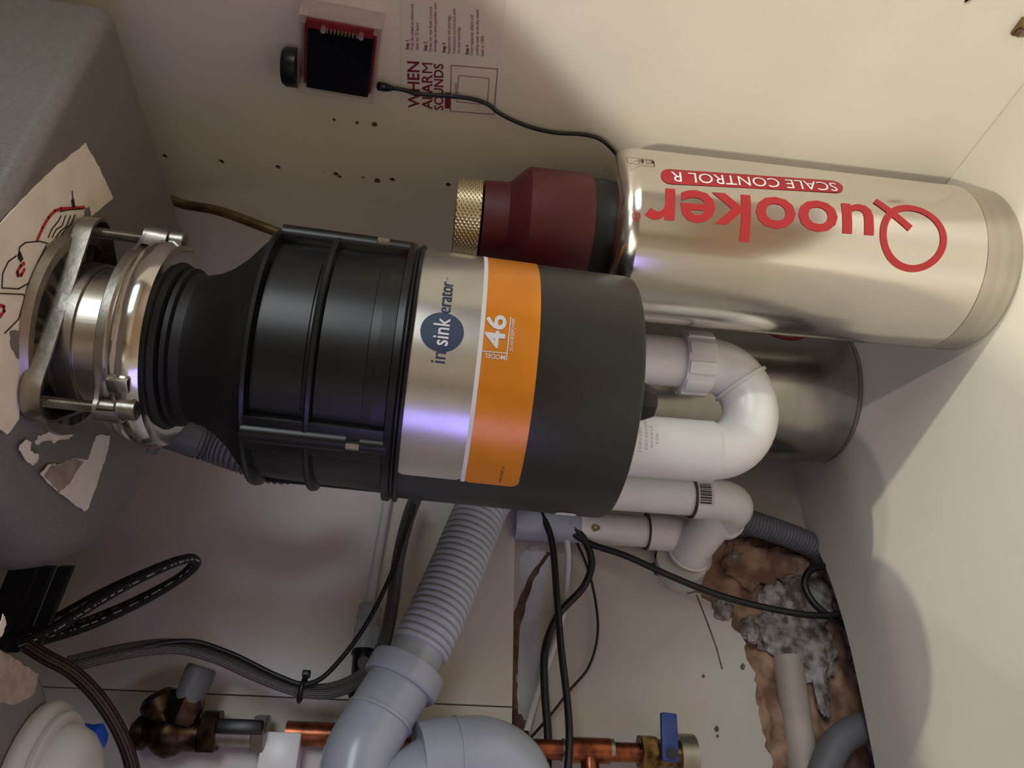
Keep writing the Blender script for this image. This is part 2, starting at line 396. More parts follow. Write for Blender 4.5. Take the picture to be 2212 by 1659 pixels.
# rubble behind the hole
def field(x0, x1, z0, z1, nx, nz, fy):
    bm = nb(); g = [[bm.verts.new((x0 + (x1 - x0) * i / nx, fy(x0 + (x1 - x0) * i / nx, z0 + (z1 - z0) * k / nz), z0 + (z1 - z0) * k / nz)) for i in range(nx + 1)] for k in range(nz + 1)]
    for k in range(nz):
        for i in range(nx): bm.faces.new((g[k][i], g[k][i + 1], g[k + 1][i + 1], g[k + 1][i]))
    return bm
def fy(x, z):
    v = Vector((x, 0, z))
    return YW + .018 - .011 * noise.fractal(v * 26, 1, 2, 6) + .02 * max(0, .02 - z) / .1
o = obj('rubble_core', field(-.05, .40, -.12, .24, 110, 90, fy), 'rubble', wall_house, 60); o['kind'] = 'stuff'
def lump(px, py, sx, sz, m, name='plaster_lump', Y=YW + .012):
    c = PY(px, py, Y); bm = nb(); bmesh.ops.create_icosphere(bm, subdivisions=4, radius=1)
    for v in bm.verts:
        d = v.co.normalized(); k = 1 + .35 * noise.fractal(d * 1.7 + c * 40, 1, 2, 4)
        k += .10 * noise.fractal(d * 9 + c * 90, 1, 2, 3); v.co = Vector((c.x + d.x * sx * k, c.y + d.y * .0075 * k, c.z + d.z * sz * k))
    obj(name, bm, m, wall_house, 70)
lump(1745, 1290, .030, .030, 'mortar'); lump(1680, 1300, .022, .020, 'mortar'); lump(1740, 1390, .040, .034, 'mortar'); lump(1680, 1370, .024, .026, 'mortar')
lump(1620, 1215, .03, .03, 'rubble'); lump(1690, 1215, .02, .03, 'rubble'); lump(1590, 1205, .010, .010, 'mortar'); lump(1640, 1560, .03, .012, 'rubble'); lump(1770, 1480, .03, .008, 'mortar')
lump(1560, 1320, .012, .012, 'mortar', Y=YW + .002); lump(1620, 1360, .014, .010, 'mortar', Y=YW + .002)
# torn brown edge below the panel and bluish paint beside it
def ragged(pts, Y, m, name, amp=.0015, sub=6):
    q = [PY(*p, Y) for p in pts]; out = []
    for i, p in enumerate(q):
        r = q[(i + 1) % len(q)]
        for k in range(sub): t = p.lerp(r, k / sub); out.append(t + Vector((random.uniform(-amp, amp), 0, random.uniform(-amp, amp))))
    return obj(name, slab(nb(), out, (0, 1, 0), .0006), m, wall_house, 0)
ragged([(1106, 1330), (1104, 1420), (1102, 1530), (1104, 1590), (1150, 1600), (1140, 1560), (1122, 1540), (1116, 1450), (1122, 1350), (1150, 1260), (1190, 1195), (1180, 1192), (1135, 1260)], YW - .0008, 'brown_edge', 'torn_edge')
ragged([(1118, 1200), (1128, 1270), (1118, 1350), (1116, 1500), (1128, 1540), (1150, 1535), (1160, 1420), (1165, 1330), (1180, 1240), (1200, 1190), (1150, 1180)], YW - .0006, 'blue_paint', 'paint_smear')
for a in ((1605, 1440, 5), (1548, 1575, 5), (1550, 1590, 3), (1520, 1460, 3)):
    ragged([(a[0] + a[2] * math.cos(t), a[1] + 1.4 * a[2] * math.sin(t)) for t in (0, 1, 2, 3, 4, 5)], YW - .0007, 'stain', 'stain', .0005, 2)
crk = nb(); ribbon(crk, [PY(*p, YW - .0006) for p in ((1505, 1285), (1530, 1350), (1548, 1400), (1560, 1445))], .0014, (0, -1, 0)); obj('crack', crk, 'brown_edge', wall_house, 0)

# worktop, left wall, kitchen around
struct('ceiling', box(nb(), (-1.6, -.066, ZT), (1.6, .84, ZT + .03), .002), 'worktop')
struct('wall_left', box(nb(), (-.363, -.04, -.02), (-.345, YW, ZT)), 'laminate')
struct('floor_kitchen', box(nb(), (-2.4, -3, -.17), (2.4, 1.0, -.15)), 'kitchen_floor')
struct('wall_kitchen_front', box(nb(), (-2.4, -3.02, -.15), (2.4, -3, 2.35)), 'kitchen_paint')
struct('wall_kitchen_back', box(nb(), (-2.4, .98, -.15), (2.4, 1.0, 2.35)), 'kitchen_paint')
struct('wall_kitchen_left', box(nb(), (-2.42, -3, -.15), (-2.4, 1, 2.35)), 'kitchen_paint')
struct('wall_kitchen_right', box(nb(), (2.4, -3, -.15), (2.42, 1, 2.35)), 'kitchen_paint')
struct('ceiling_kitchen', box(nb(), (-2.4, -3, 2.35), (2.4, 1, 2.37)), 'kitchen_paint')

# ------------------------------------------------------------------ sink
ZS = .693
sink = thing('kitchen_sink', 'dark grey composite double bowl sink seen from below at the upper left', 'sink', (.32, .47, ZS))
def bowl(x0, x1, y0, y1, z0, rad, left=.0):
    bm = nb(); rings = []; N = 10
    cs = ((x1, y1, -1, -1, 0, rad[0]), (x0, y1, 1, -1, 90, rad[1]), (x0, y0, 1, 1, 180, rad[2]), (x1, y0, -1, 1, 270, rad[3]))
    for lv in range(N + 2):
        ring = []
        for cx_, cy_, sx, sy, a0, rd in cs:
            for i in range(10):
                t = math.radians(a0 + 90 * i / 9); fil = .011 + left * max(0, -math.cos(t))
                if lv < N: a = PI / 2 * lv / (N - 1); ins, z = fil * (1 - math.sin(a)), z0 + fil * (1 - math.cos(a))
                else: ins, z = -.004, (ZT - .02, ZT)[lv - N]
                ring.append(bm.verts.new((cx_ + sx * rd + (rd - ins) * math.cos(t), cy_ + sy * rd + (rd - ins) * math.sin(t), z)))
        rings.append(ring)
    for a, b in zip(rings, rings[1:]):
        for i in range(len(a)): bm.faces.new((a[i], a[(i + 1) % len(a)], b[(i + 1) % len(b)], b[i]))
    bm.faces.new(rings[0]); bm.faces.new(rings[-1]); return bm
obj('bowl', bowl(.178, .503, .327, .622, ZS, (.03, .085, .085, .014), .045), 'sink_stone', sink, 35)
obj('bowl', bowl(-.32, .118, .327, .618, ZS, (.07, .07, .07, .07)), 'sink_stone', sink, 35)
def scrap(pts, m='paper', name='label_scrap', z=ZS, amp=.0007, sub=5):
    q = [PZ(*p, z - .0003) for p in pts]; out = []
    for i, p in enumerate(q):
        r = q[(i + 1) % len(q)]
        for k in range(sub): t = p.lerp(r, k / sub); out.append(t + Vector((random.uniform(-amp, amp), random.uniform(-amp, amp), 0)))
    return obj(name, slab(nb(), out, (0, 0, 1), .0006), m, sink, 0)
lab = scrap([(185, 308), (215, 362), (245, 428), (205, 462), (198, 467), (193, 446), (183, 450), (180, 480), (160, 505), (138, 530), (120, 558), (105, 592), (86, 640), (72, 700), (58, 765), (48, 830), (42, 905), (16, 940), (0, 925), (-60, 800), (-60, 560), (0, 485), (60, 420), (110, 370)])
lab['label'] = 'crumpled white paper label with red and black line drawing'
scrap([(88, 1023), (110, 1000), (125, 1003), (160, 988), (190, 995), (197, 975), (207, 945), (218, 938), (238, 942), (236, 962), (228, 990), (222, 1005), (212, 1040), (192, 1095), (186, 1104), (176, 1100), (128, 1065)])
scrap([(42, 968), (55, 950), (68, 953), (66, 975), (84, 980), (84, 993), (70, 1005), (54, 990)]); scrap([(77, 956), (85, 942), (105, 933), (150, 934), (158, 940), (146, 948), (130, 950), (117, 957), (106, 949), (84, 960)])
scrap([(-10, 1400), (12, 1410), (45, 1432), (82, 1456), (80, 1475), (74, 1500), (40, 1520), (-10, 1520)], 'torn_paper'); scrap([(-5, 1385), (2, 1345), (8, 1325), (14, 1345), (6, 1370)], 'paper')
scrap([(96, 1027), (112, 1003), (126, 1005), (160, 990), (182, 997), (165, 1020), (150, 1045), (128, 1062)], 'torn_paper', 'torn_layer', ZS - .0004)
scrap([(22, 715), (50, 712), (56, 770), (40, 775), (24, 750)], 'sink_stone', 'torn_gap', ZS - .0005)
def ink(pts, w, m, z=ZS - .0006): return ribbon(nb(), [PZ(*p, z) for p in pts], w, (0, 0, -1))
def inkobj(lst, w, m, name):
    o = obj(name, merge(*[ink(l, w, m) for l in lst]), m, None, 0); o.data.transform(MW[sink].inverted()); o.parent = lab; MW[o] = MW[sink]
inkobj([[(80, 520), (92, 492), (105, 470), (118, 456), (132, 451), (182, 448)], [(52, 569), (44, 575), (37, 588), (38, 595), (46, 594), (53, 582)], [(0, 660), (8, 662), (9, 672), (0, 684)]], .0020, 'red_print', 'printed_red_line')
inkobj([[(130, 457), (150, 453), (180, 451)], [(104, 513), (112, 495), (126, 478), (132, 466)], [(112, 513), (122, 495), (134, 488), (142, 466)], [(120, 513), (132, 498), (144, 488), (152, 466)], [(130, 512), (142, 494), (154, 484), (162, 464)],
        [(40, 560), (42, 534), (55, 524), (85, 521), (104, 526)], [(100, 530), (85, 560), (62, 612), (40, 624), (4, 622), (6, 590), (18, 565), (35, 553)], [(0, 634), (50, 636), (60, 650)], [(54, 640), (40, 690), (10, 720)], [(156, 413), (158, 436)]], .0007, 'black_print', 'printed_black_line')
inkobj([[(157, 434), (159, 445)]], .0035, 'black_print', 'printed_arrow_head'); inkobj([[(42, 550), (46, 560)]], .0035, 'black_print', 'printed_arrow_head')

# ------------------------------------------------------------------ food waste disposer
A0, A1 = D(195, 726, .509), D(1322, 858, .545)
zax = (A0 - A1).normalized(); xax = Vector((-zax.z, 0, zax.x)).normalized() * -1; xax = (Vector((1, 0, 0)) - zax * zax.x).normalized(); yax = zax.cross(xax)
MD = Matrix((xax, yax, zax)).transposed().to_4x4(); MD.translation = A1
LEN = (A0 - A1).length
def zd(px): return axis_t(A1, A0 + (A0 - A1) * 0, px) * LEN if False else (1 - axis_t(A0, A1, px)) * LEN
disp = thing('waste_disposer', 'black food waste disposer hanging from the sink with silver and orange sticker', 'waste disposer', M=MD)
RB = .0852
zs_, zbot = zd(878), zd(1322)
obj('motor_body', lathe(nb(), [(0, zbot + .006), (.066, zbot + .006), (.074, zbot), (RB - .004, zbot), (RB - .001, zbot + .0012), (RB, zbot + .004), (RB, zd(885))], None, 96, cap=False), 'black_paint', disp, 35, True)
obj('seam_lip', lathe(nb(), [(RB - .002, zs_ - .004), (RB + .0026, zs_ - .004), (RB + .003, zs_ - .002), (RB + .0012, zs_ - .0005), (RB + .0012, zs_ + .0005), (RB + .003, zs_ + .002), (RB + .0026, zs_ + .006), (RB - .002, zs_ + .007)], None, 96, cap=False), 'black_plastic', disp, 35, True)
zh = zd(584); RH = .0815
obj('upper_housing', lathe(nb(), [(RH + .001, zs_ + .004), (RH, zd(800)), (RH - .001, zd(640)), (RH - .002, zh)], None, 96, cap=False), 'black_plastic', disp, 35, True)
obj('housing_cone', lathe(nb(), [(RH - .002, zh), (.077, zd(566)), (.066, zd(535)), (.057, zd(500)), (.052, zd(470)), (.0495, zd(440)), (.0495, zd(380)), (.046, zd(375))], None, 96, cap=False), 'black_matte', disp, 40, True)
for pxr, t in ((592, .0022), (712, .0022)):
    z = zd(pxr); obj('rib', lathe(nb(), [(RH - .003, z - t * 2), (RH + .0045, z - t), (RH + .005, z), (RH + .0045, z + t * .6), (RH - .003, z + t)], None, 96, cap=False), 'black_plastic', disp, 30, True)
# raised panel frames and vertical boss channels around the housing
TH = {}
def th(px, py, r=RH): return cylhit(px, py, MD, r)[0]
def arcbox(t0, t1, r0, r1, z0, z1, k=10):
    bm = nb(); vs = []
    for r in (r0, r1):
        for z in (z0, z1): vs.append([bm.verts.new((r * math.cos(t0 + (t1 - t0) * i / k), r * math.sin(t0 + (t1 - t0) * i / k), z)) for i in range(k + 1)])
    a, b, c, d = vs
    for i in range(k):
        for p, q in ((a, b), (b, d), (d, c), (c, a)): bm.faces.new((p[i], p[i + 1], q[i + 1], q[i]))
    bm.faces.new((a[0], b[0], d[0], c[0])); bm.faces.new((a[-1], b[-1], d[-1], c[-1])); return bm
tA, tB = th(660, 895), th(700, 552)                     # lower and upper ends of the front panel
if tB < tA: tB += 2 * PI
obj('raised_panel', arcbox(tA + .02, tB - .12, RH - .002, RH + .0012, zd(700), zd(612), 30), 'black_plastic', disp, 30, True)
obj('raised_panel', arcbox(tA + .02, tB - .12, RH - .002, RH + .0012, zd(812), zd(724), 30), 'black_plastic', disp, 30, True)
obj('raised_panel', arcbox(tA + .02, tB - .16, RH - .002, RH + .0022, zd(868), zd(830), 30), 'black_plastic', disp, 30, True)
def boss(tm, name='screw_channel'):
    M = Matrix.Rotation(tm, 4, 'Z')
    b = nb(); box(b, (RH - .004, -.012, zd(868)), (RH + .004, .012, zd(590)), .001, M); o = obj(name, b, 'black_plastic', disp, 30, True)
    q = nb(); lathe(q, [(.0062, zd(790)), (.0062, zd(595))], M @ Matrix.Translation((RH + .002, 0, 0)), 20); o2 = obj('screw_tube', q, 'black_plastic', disp, 30, True)
    q = nb(); lathe(q, [(.0052, zd(866)), (.0052, zd(815))], M @ Matrix.Translation((RH + .0025, 0, 0)), 20); obj('screw_tube', q, 'black_plastic', disp, 30, True)
    q = nb(); lathe(q, [(.0028, zd(815)), (.0028, zd(790))], M @ Matrix.Translation((RH + .005, 0, 0)), 6); obj('housing_screw', q, 'zinc', disp, 30, True)
tb = th(700, 945); boss(tb); boss(tb + math.radians(108)); boss(tb - math.radians(72)); boss(tb + math.radians(190))
# bottom reset boss and small sticker
b = nb(); lathe(b, [(.007, zbot - .0215), (.010, zbot - .020), (.0135, zbot - .012), (.0135, zbot + .007)], Matrix.Translation((-.02, -.028, 0)), 8); obj('bottom_boss', b, 'black_plastic', disp, 30, True)

RS = RB + .0003
def dmap(t0, z0, r=RS): return lambda x, y: Vector((r * math.cos(t0 + x / r), r * math.sin(t0 + x / r), z0 + y))
def patch(pts, t0, z0, m, name, r=RS, parent=disp, step=.004):
    return obj(name, remap(cut(poly2(pts), 0, step), dmap(t0, z0, r)), m, parent, 30, True)
t_lo = cylhit(985, 1036, MD, RB)[0]; t_span = math.radians(200); wS = t_span * RS
z_l, z_m, z_r = zd(888), zd(1013), zd(1121)
patch(rrect(wS, z_l - z_m, .005), t_lo, z_m, 'sticker_silver', 'sticker_silver')
stick = patch(rrect(wS, z_m - z_r, .005), t_lo - .012, z_r, 'sticker_orange', 'sticker_orange')
patch([(0, 0), (wS, 0), (wS, .0026), (0, .0026)], t_lo - .006, z_m - .0018, 'sticker_white', 'sticker_stripe', RS + .0002)
def dtext(body, pa, pb, pt, m, bold=0, r=RS + .0005, name='lettering', vertical=False, ref=None):
    """lettering on the disposer: pa baseline start, pb baseline end, pt letter top (pixels)"""
    ta, za = cylhit(*pa, MD, RB); tb_, zb_ = cylhit(*pb, MD, RB); tt, zt = cylhit(*pt, MD, RB)
    dt = lambda a, c: (a - c + PI) % (2 * PI) - PI
    if not vertical:
        bm = fit(text_bm(body, bold), abs(dt(tb_, ta)) * r, zt - za, ref); return obj(name, remap(cut(bm, 0, .003), dmap(ta, za, r)), m, disp, 0, True)
    bm = fit(text_bm(body, bold), abs(zb_ - za), abs(dt(tt, ta)) * r, ref)
    return obj(name, remap(bm, lambda x, y: Vector((r * math.cos(ta - y / r), r * math.sin(ta - y / r), za + x))), m, disp, 0, True)
XH = (0, .70)
tc_, zc_ = cylhit(955, 717, MD, RB)
obj('logo_disc', remap(cut(poly2([(.0125 * math.cos(i * PI / 24), .0128 * math.sin(i * PI / 24)) for i in range(48)]), 0, .003), dmap(tc_, zc_, RS + .0003)), 'navy', disp, 0, True)
dtext('in', (961, 786), (963, 761), (930, 784), 'navy', .004)
dtext('sink', (967, 749), (971, 690), (931, 747), 'sticker_white', .012, RS + .0007)
dtext('erator', (973, 678), (981, 612), (948, 677), 'navy', .0)
dtext('TM', (968, 606), (969, 601), (964, 606), 'navy', .0)
dtext('46', (1089, 755), (1096, 684), (1044, 752), 'sticker_white', .02)
dtext('.55 HORSEPOWER', (1107, 762), (1113, 690), (1100, 761), 'sticker_white', .01)
dtext('MODEL', (1091, 768), (1046, 764), (1092, 779), 'sticker_white', .006, vertical=True)
dtext('10015 REV. A', (1083, 1040), (1086, 1006), (1077, 1039), 'black_print', 0)
def dline(p, q, w):
    ta, za = cylhit(*p, MD, RB); tb_, zb_ = cylhit(*q, MD, RB); dt = (tb_ - ta + PI) % (2 * PI) - PI; r = RS + .0005; bm = nb(); k = 12; rows = []
    for i in range(k + 1):
        t = ta + dt * i / k; z = za + (zb_ - za) * i / k; c = Vector((r * math.cos(t), r * math.sin(t), z)); tang = Vector((-r * math.sin(t) * dt, r * math.cos(t) * dt, zb_ - za)).normalized(); s = tang.cross(Vector((math.cos(t), math.sin(t), 0))) * w / 2
        rows.append((bm.verts.new(c - s), bm.verts.new(c + s)))
    for a, c in zip(rows, rows[1:]): bm.faces.new((a[0], a[1], c[1], c[0]))
    obj('printed_line', bm, 'sticker_white', disp, 0, True)
dline((1093, 779), (1103, 686), .0006); dline((1042, 759), (1096, 764), .0006)
tt, zz = cylhit(1200, 1112, MD, RB)
patch(rrect(.034, .014, .004), tt - .2, zz - .012, 'sticker_white', 'small_sticker', RS)

# mounting assembly
zm = zd(340); MN = Matrix.Identity(4)
obj('rubber_collar', lathe(nb(), [(.0495, zd(440)), (.050, zd(420)), (.053, zd(415)), (.053, zd(405)), (.050, zd(402)), (.054, zd(396)), (.056, zd(385)), (.052, zd(380)), (.058, zd(372)), (.060, zd(345)), (.045, zd(335))], None, 80, cap=False), 'rubber', disp, 30, True)
prof = [(.052, zm - .0125), (.062, zm - .0145), (.0668, zm - .0130), (.0692, zm - .0085), (.0695, zm - .002), (.0672, zm + .003), (.0640, zm + .0062), (.0560, zm + .0065), (.050, zm + .006)]
clamp = obj('clamp_ring', lathe(nb(), prof, None, 96, cap=False), 'chrome', disp, 40, True)
obj('clamp_band', lathe(nb(), [(.0500, zm + .0060), (.0640, zm + .0060), (.0652, zm + .0075), (.0650, zm + .0125), (.0635, zm + .0135), (.0500, zm + .0135)], None, 96, cap=False), 'zinc', disp, 40, True)
obj('drain_sleeve', lathe(nb(), [(.0458, zm), (.0458, zd(190)), (.048, zd(160)), (.050, zd(150))], None, 64, cap=False), 'steel', disp, 40, True)
ztop = zd(178)
t1 = cylhit(140, 886, MD, .0735)[0]; SR = .0680
def hull(ins, z, R0=.0580, lug=.0195, n=16):  # rounded triangle with its corners at the three screws
    out = []
    for k in range(3):
        a0 = t1 + k * 2 * PI / 3
        for i in range(n + 1):
            a = a0 - PI / 3 + 2 * PI / 3 * i / n; out.append((R0 * math.cos(a0) + (lug - ins) * math.cos(a), R0 * math.sin(a0) + (lug - ins) * math.sin(a), z))
    return out
b = nb(); inner = lambda z: [(.0465 * Vector((x, y)).normalized().x, .0465 * Vector((x, y)).normalized().y, z) for x, y, _ in hull(0, 0)]
rings = [[b.verts.new(p) for p in q] for q in (hull(0, ztop - .0090), hull(0, ztop + .0020), hull(.0012, ztop + .0032), inner(ztop + .0032), inner(ztop + .0012), hull(.0020, ztop + .0010), hull(.0020, ztop - .0090))]
for a, c in zip(rings, rings[1:] + rings[:1]):
    for i in range(len(a)): b.faces.new((a[i], a[(i + 1) % len(a)], c[(i + 1) % len(a)], c[i]))
obj('mounting_ring', b, 'zinc', disp, 40, True)
obj('inner_collar', lathe(nb(), [(.0462, ztop - .014), (.0484, ztop - .014), (.0490, ztop - .004), (.0462, ztop - .002)], None, 64, cap=False), 'zinc', disp, 30, True)
ztz = (MD.inverted() @ Vector((A0.x, A0.y, ZS))).z
obj('fibre_gasket', lathe(nb(), [(.046, ztop + .004), (.060, ztop + .004), (.060, ztz - .005), (.046, ztz - .005)], None, 80, cap=False), 'rubber', disp, 30, True)
obj('sink_flange', lathe(nb(), [(.044, ztz - .005), (.066, ztz - .005), (.068, ztz - .0002), (.044, ztz - .0002)], None, 80, cap=False), 'zinc', disp, 30, True)
for k in range(3):
    t = t1 + k * 2 * PI / 3; M = Matrix.Rotation(t, 4, 'Z')
    b = nb(); n = 70; L = ztop + .001 - zm - .010          # threaded screw between the two rings
    lathe(b, [(.0031 + (.00045 if i % 2 else -.00035), zm + .010 + L * i / n) for i in range(n + 1)], M @ Matrix.Translation((SR, 0, 0)), 14); sc = obj('mounting_screw', b, 'zinc', disp, 0, True)
    arc = [(SR + .0085 * math.cos(a), .0085 * math.sin(a)) for a in [math.radians(-75 + 150 * i / 10) for i in range(11)]]
    outl = [(.0560, -.0300), (.0600, -.0250), (.0650, -.0150)] + arc + [(.0650, .0150), (.0600, .0250), (.0560, .0300)]
    b = nb(); slab(b, [M @ Vector((x, y, zm + .0085)) for x, y in outl + [(.05, .02), (.05, -.02)]], (0, 0, 1), .0026); obj('clamp_ear', b, 'zinc', disp, 40, True)
    b = nb(); lines = []                                   # folded skirt of the ear
    for dz_, ins in ((.0085, 0), (-.0035, .0008), (-.0035, .0028), (.0085, .0022)): lines.append([b.verts.new(M @ Vector((x - ins, y * (1 - ins * 10), zm + dz_))) for x, y in outl[2:11]])
    for p, q in zip(lines, lines[1:] + lines[:1]):
        for i in range(len(p) - 1): b.faces.new((p[i], p[i + 1], q[i + 1], q[i]))
    obj('ear_skirt', b, 'zinc', disp, 40, True)
    b = nb(); lathe(b, [(.0050, zm - .0130), (.0064, zm - .0120), (.0064, zm - .0020), (.0045, zm + .0000), (.0045, zm + .0085)], M @ Matrix.Translation((SR + .001, .002, 0)), 24); obj('screw_head', b, 'zinc', disp, 40, True)
    b = nb(); box(b, (.0640, .011, zm - .0100), (.0712, .021, zm + .0030), .0015, M @ Matrix.Rotation(.05, 4, 'Z')); obj('clamp_tab', b, 'chrome', disp, 40, True)

# ------------------------------------------------------------------ scale control cartridge (steel bottle)
RBt = .0705; near = PZ(2211, 600, 0); dirn = Vector((near.x, near.y, 0)).normalized(); cB = Vector((near.x, near.y, 0)) + dirn * RBt
A = cB.copy(); Bt = Vector((cB.x, cB.y, .5))
def zvert(c, px):
    lo, hi = -.2, .9
    for _ in range(50):
        m = (lo + hi) / 2
        if proj(Vector((c.x, c.y, m)))[0] > px: lo = m
        else: hi = m
    return lo
MB = Matrix.Translation(cB)
bottle = thing('filter_bottle', 'brushed steel filter bottle with large red lettering and dark red valve', 'filter bottle', M=MB)
zline = zvert(cB, 2010); zsh = zvert(cB, 1297)
obj('bottle_base', lathe(nb(), [(RBt - .008, 0), (RBt - .003, .001), (RBt - .0006, .005), (RBt - .0002, zline - .0004)], None, 96), 'base_steel', bottle, 30, True)
sh = [(RBt, zline + .0004), (RBt, zsh - .016)] + [(RBt - .018 + .018 * math.cos(a), zsh - .018 + .018 * math.sin(a)) for a in [PI / 2 * i / 8 for i in range(1, 9)]] + [(.035, zsh + .002), (.030, zsh + .0025)]
obj('bottle_body', lathe(nb(), [(RBt - .0012, zline - .0006)] + sh, None, 128), 'bottle_steel', bottle, 30, True)
RV = .047
obj('bottle_neck', lathe(nb(), [(.044, zsh), (.044, zvert(cB, 1262))], None, 48), 'rubber', bottle, 30, True)
z1, z2, z3, z4 = zvert(cB, 1268), zvert(cB, 1125), zvert(cB, 1092), zvert(cB, 1040)
obj('valve_body', lathe(nb(), [(RV - .006, z1), (RV - .0015, z1 + .002), (RV, z1 + .006), (RV, z2 - .003), (RV - .002, z2), (.0345, z3 - .002), (.033, z3), (.0325, z4)], None, 64), 'valve_red', bottle, 30, True)
kb = nb(); z5 = zvert(cB, 981); nz, nt = 26, 168; rings = []
for k in range(nz + 1):
    z = z4 + .0012 + (z5 - z4 - .0012) * k / nz; rg = []
    for i in range(nt):
        a = (i + k) % 4; c = (i - k) % 4; dp = .0009 * (min(a, 4 - a) / 2) * (min(c, 4 - c) / 2)
        rr = .0318 + (dp if 0 < k < nz else -.001); t = 2 * PI * i / nt
        rg.append(kb.verts.new((rr * math.cos(t), rr * math.sin(t), z)))
    rings.append(rg)
for a, c in zip(rings, rings[1:]):
    for i in range(nt): kb.faces.new((a[i], a[(i + 1) % nt], c[(i + 1) % nt], c[i]))
kb.faces.new(rings[0][::-1]); kb.faces.new(rings[-1])
kn = obj('knurled_cap', kb, 'brass', bottle, 0, True); kn.data.materials[0] = mat('knurl', (226, 212, 178), .3, 1, var=.1)
RP = RBt + .0005
def bmap(t0, z0, r=RP): return lambda x, y: Vector((r * math.cos(t0 - y / r), r * math.sin(t0 - y / r), z0 + x))
def bt(px, py): return cylhit(px, py, MB, RBt)
def btext(body, pa, pb, ptop, m, bold=0, r=RP, ref=None, name='lettering'):
    ta, za = bt(*pa); tb_, zb_ = bt(*pb); tt, zt = bt(*ptop); skew = (tb_ - ta) / max(zb_ - za, 1e-6)
    bm = cut(fit(text_bm(body, bold), zb_ - za, abs(ta - tt) * r, ref), 1, .0025)
    return obj(name, remap(bm, lambda x, y: Vector((r * math.cos(ta + skew * x - y / r), r * math.sin(ta + skew * x - y / r), za + x))), m, bottle, 0, True)
tq, zq = bt(1973, 511)
wq = abs(bt(1900, 505)[1] - bt(2045, 517)[1]) / 2; hq = abs(bt(1973, 440)[0] - bt(1975, 582)[0]) / 2 * RP
q = ring2(0, 0, 1, .80, 64)
for v in q.verts: v.co.x *= wq; v.co.y *= hq
obj('lettering', remap(cut(q, 1, .0025), bmap(tq, zq)), 'bottle_red', bottle, 0, True)
ta, za = bt(1889, 434); tb_, zb_ = bt(1966, 494); p0 = Vector((za - zq, (tq - ta) * RP)); p1 = Vector((zb_ - zq, (tq - tb_) * RP)); dd = (p1 - p0).normalized(); nn = Vector((-dd.y, dd.x)) * .0030
obj('lettering', remap(cut(poly2([p0 + nn, p1 + nn, p1 - nn, p0 - nn]), 1, .0025), bmap(tq, zq, RP + .0001)), 'bottle_red', bottle, 0, True)
btext('uooker', (1883, 447), (1395, 406), (1888, 600), 'bottle_red', .018, ref=(0, 1.08))
btext('R', (1378, 462), (1370, 461), (1378, 474), 'bottle_red', 0)
tr_, zr_ = bt(1374, 467); obj('lettering', remap(ring2(0, 0, .0034, .0028, 32), bmap(tr_, zr_)), 'bottle_red', bottle, 0, True)
t0, z0 = bt(1820, 404); t9, z9 = bt(1427, 380); hw = abs(bt(1600, 381)[0] - bt(1600, 411)[0]) * RP; Lw = z9 - z0; sk = (t9 - t0) / Lw
bm = cut(poly2(rrect(Lw, hw, hw * .49, 6)), 1, .002)
obj('lettering_band', remap(bm, lambda x, y: bmap(t0 + sk * x + hw / 2 / RP, z0)(x, y)), 'bottle_red', bottle, 0, True)
btext('SCALE CONTROL R', (1803, 397), (1448, 372), (1803, 414), 'sticker_white', .0, RP + .0003)
# faint certification mark near the shoulder
mk = nb()
t7, z7 = bt(1412, 347)
for w, h, x, y in ((.022, .009, 0, 0),):
    o_ = rrect(w, h, .002, 3); i_ = rrect(w - .0008, h - .0008, .0018, 3, .0004, .0004); a = [mk.verts.new((*p, 0)) for p in o_]; c = [mk.verts.new((*p, 0)) for p in i_]
    for i in range(len(a)): mk.faces.new((a[i], a[(i + 1) % len(a)], c[(i + 1) % len(a)], c[i]))
obj('certification_mark', remap(cut(merge(mk, fit(text_bm('CE'), .013, .005)), 1, .002), bmap(t7, z7)), 'black_print', bottle, 0, True)

# ------------------------------------------------------------------ boiling water tank behind
RT = .078; nt_ = PZ(1868, 862, 0); dT = Vector((nt_.x, nt_.y, 0)).normalized(); cT = Vector((nt_.x, nt_.y, 0)) + dT * RT
tank = thing('water_tank', 'dark stainless water tank standing behind the white trap', 'water tank', M=Matrix.Translation(cT))
ztl = zvert(cT, 1778)
obj('tank_base', lathe(nb(), [(RT - .010, 0), (RT - .002, .002), (RT, .008), (RT, ztl - .0004)], None, 96), 'tank_steel', tank, 30, True)
obj('tank_body', lathe(nb(), [(RT - .001, ztl - .0006), (RT, ztl + .0004), (RT, .36), (RT - .006, .385), (RT - .02, .395), (.02, .40)], None, 96), 'tank_steel', tank, 30, True)
tt, zz = cylhit(1700, 727, Matrix.Translation(cT), RT); r = RT + .0003
q = ring2(0, 0, .030, .0245, 48)
obj('red_ring_mark', remap(cut(q, 1, .003), lambda x, y: Vector((r * math.cos(tt + .30 - y / r), r * math.sin(tt + .30 - y / r), zz + x))), 'bottle_red', tank, 0, True)

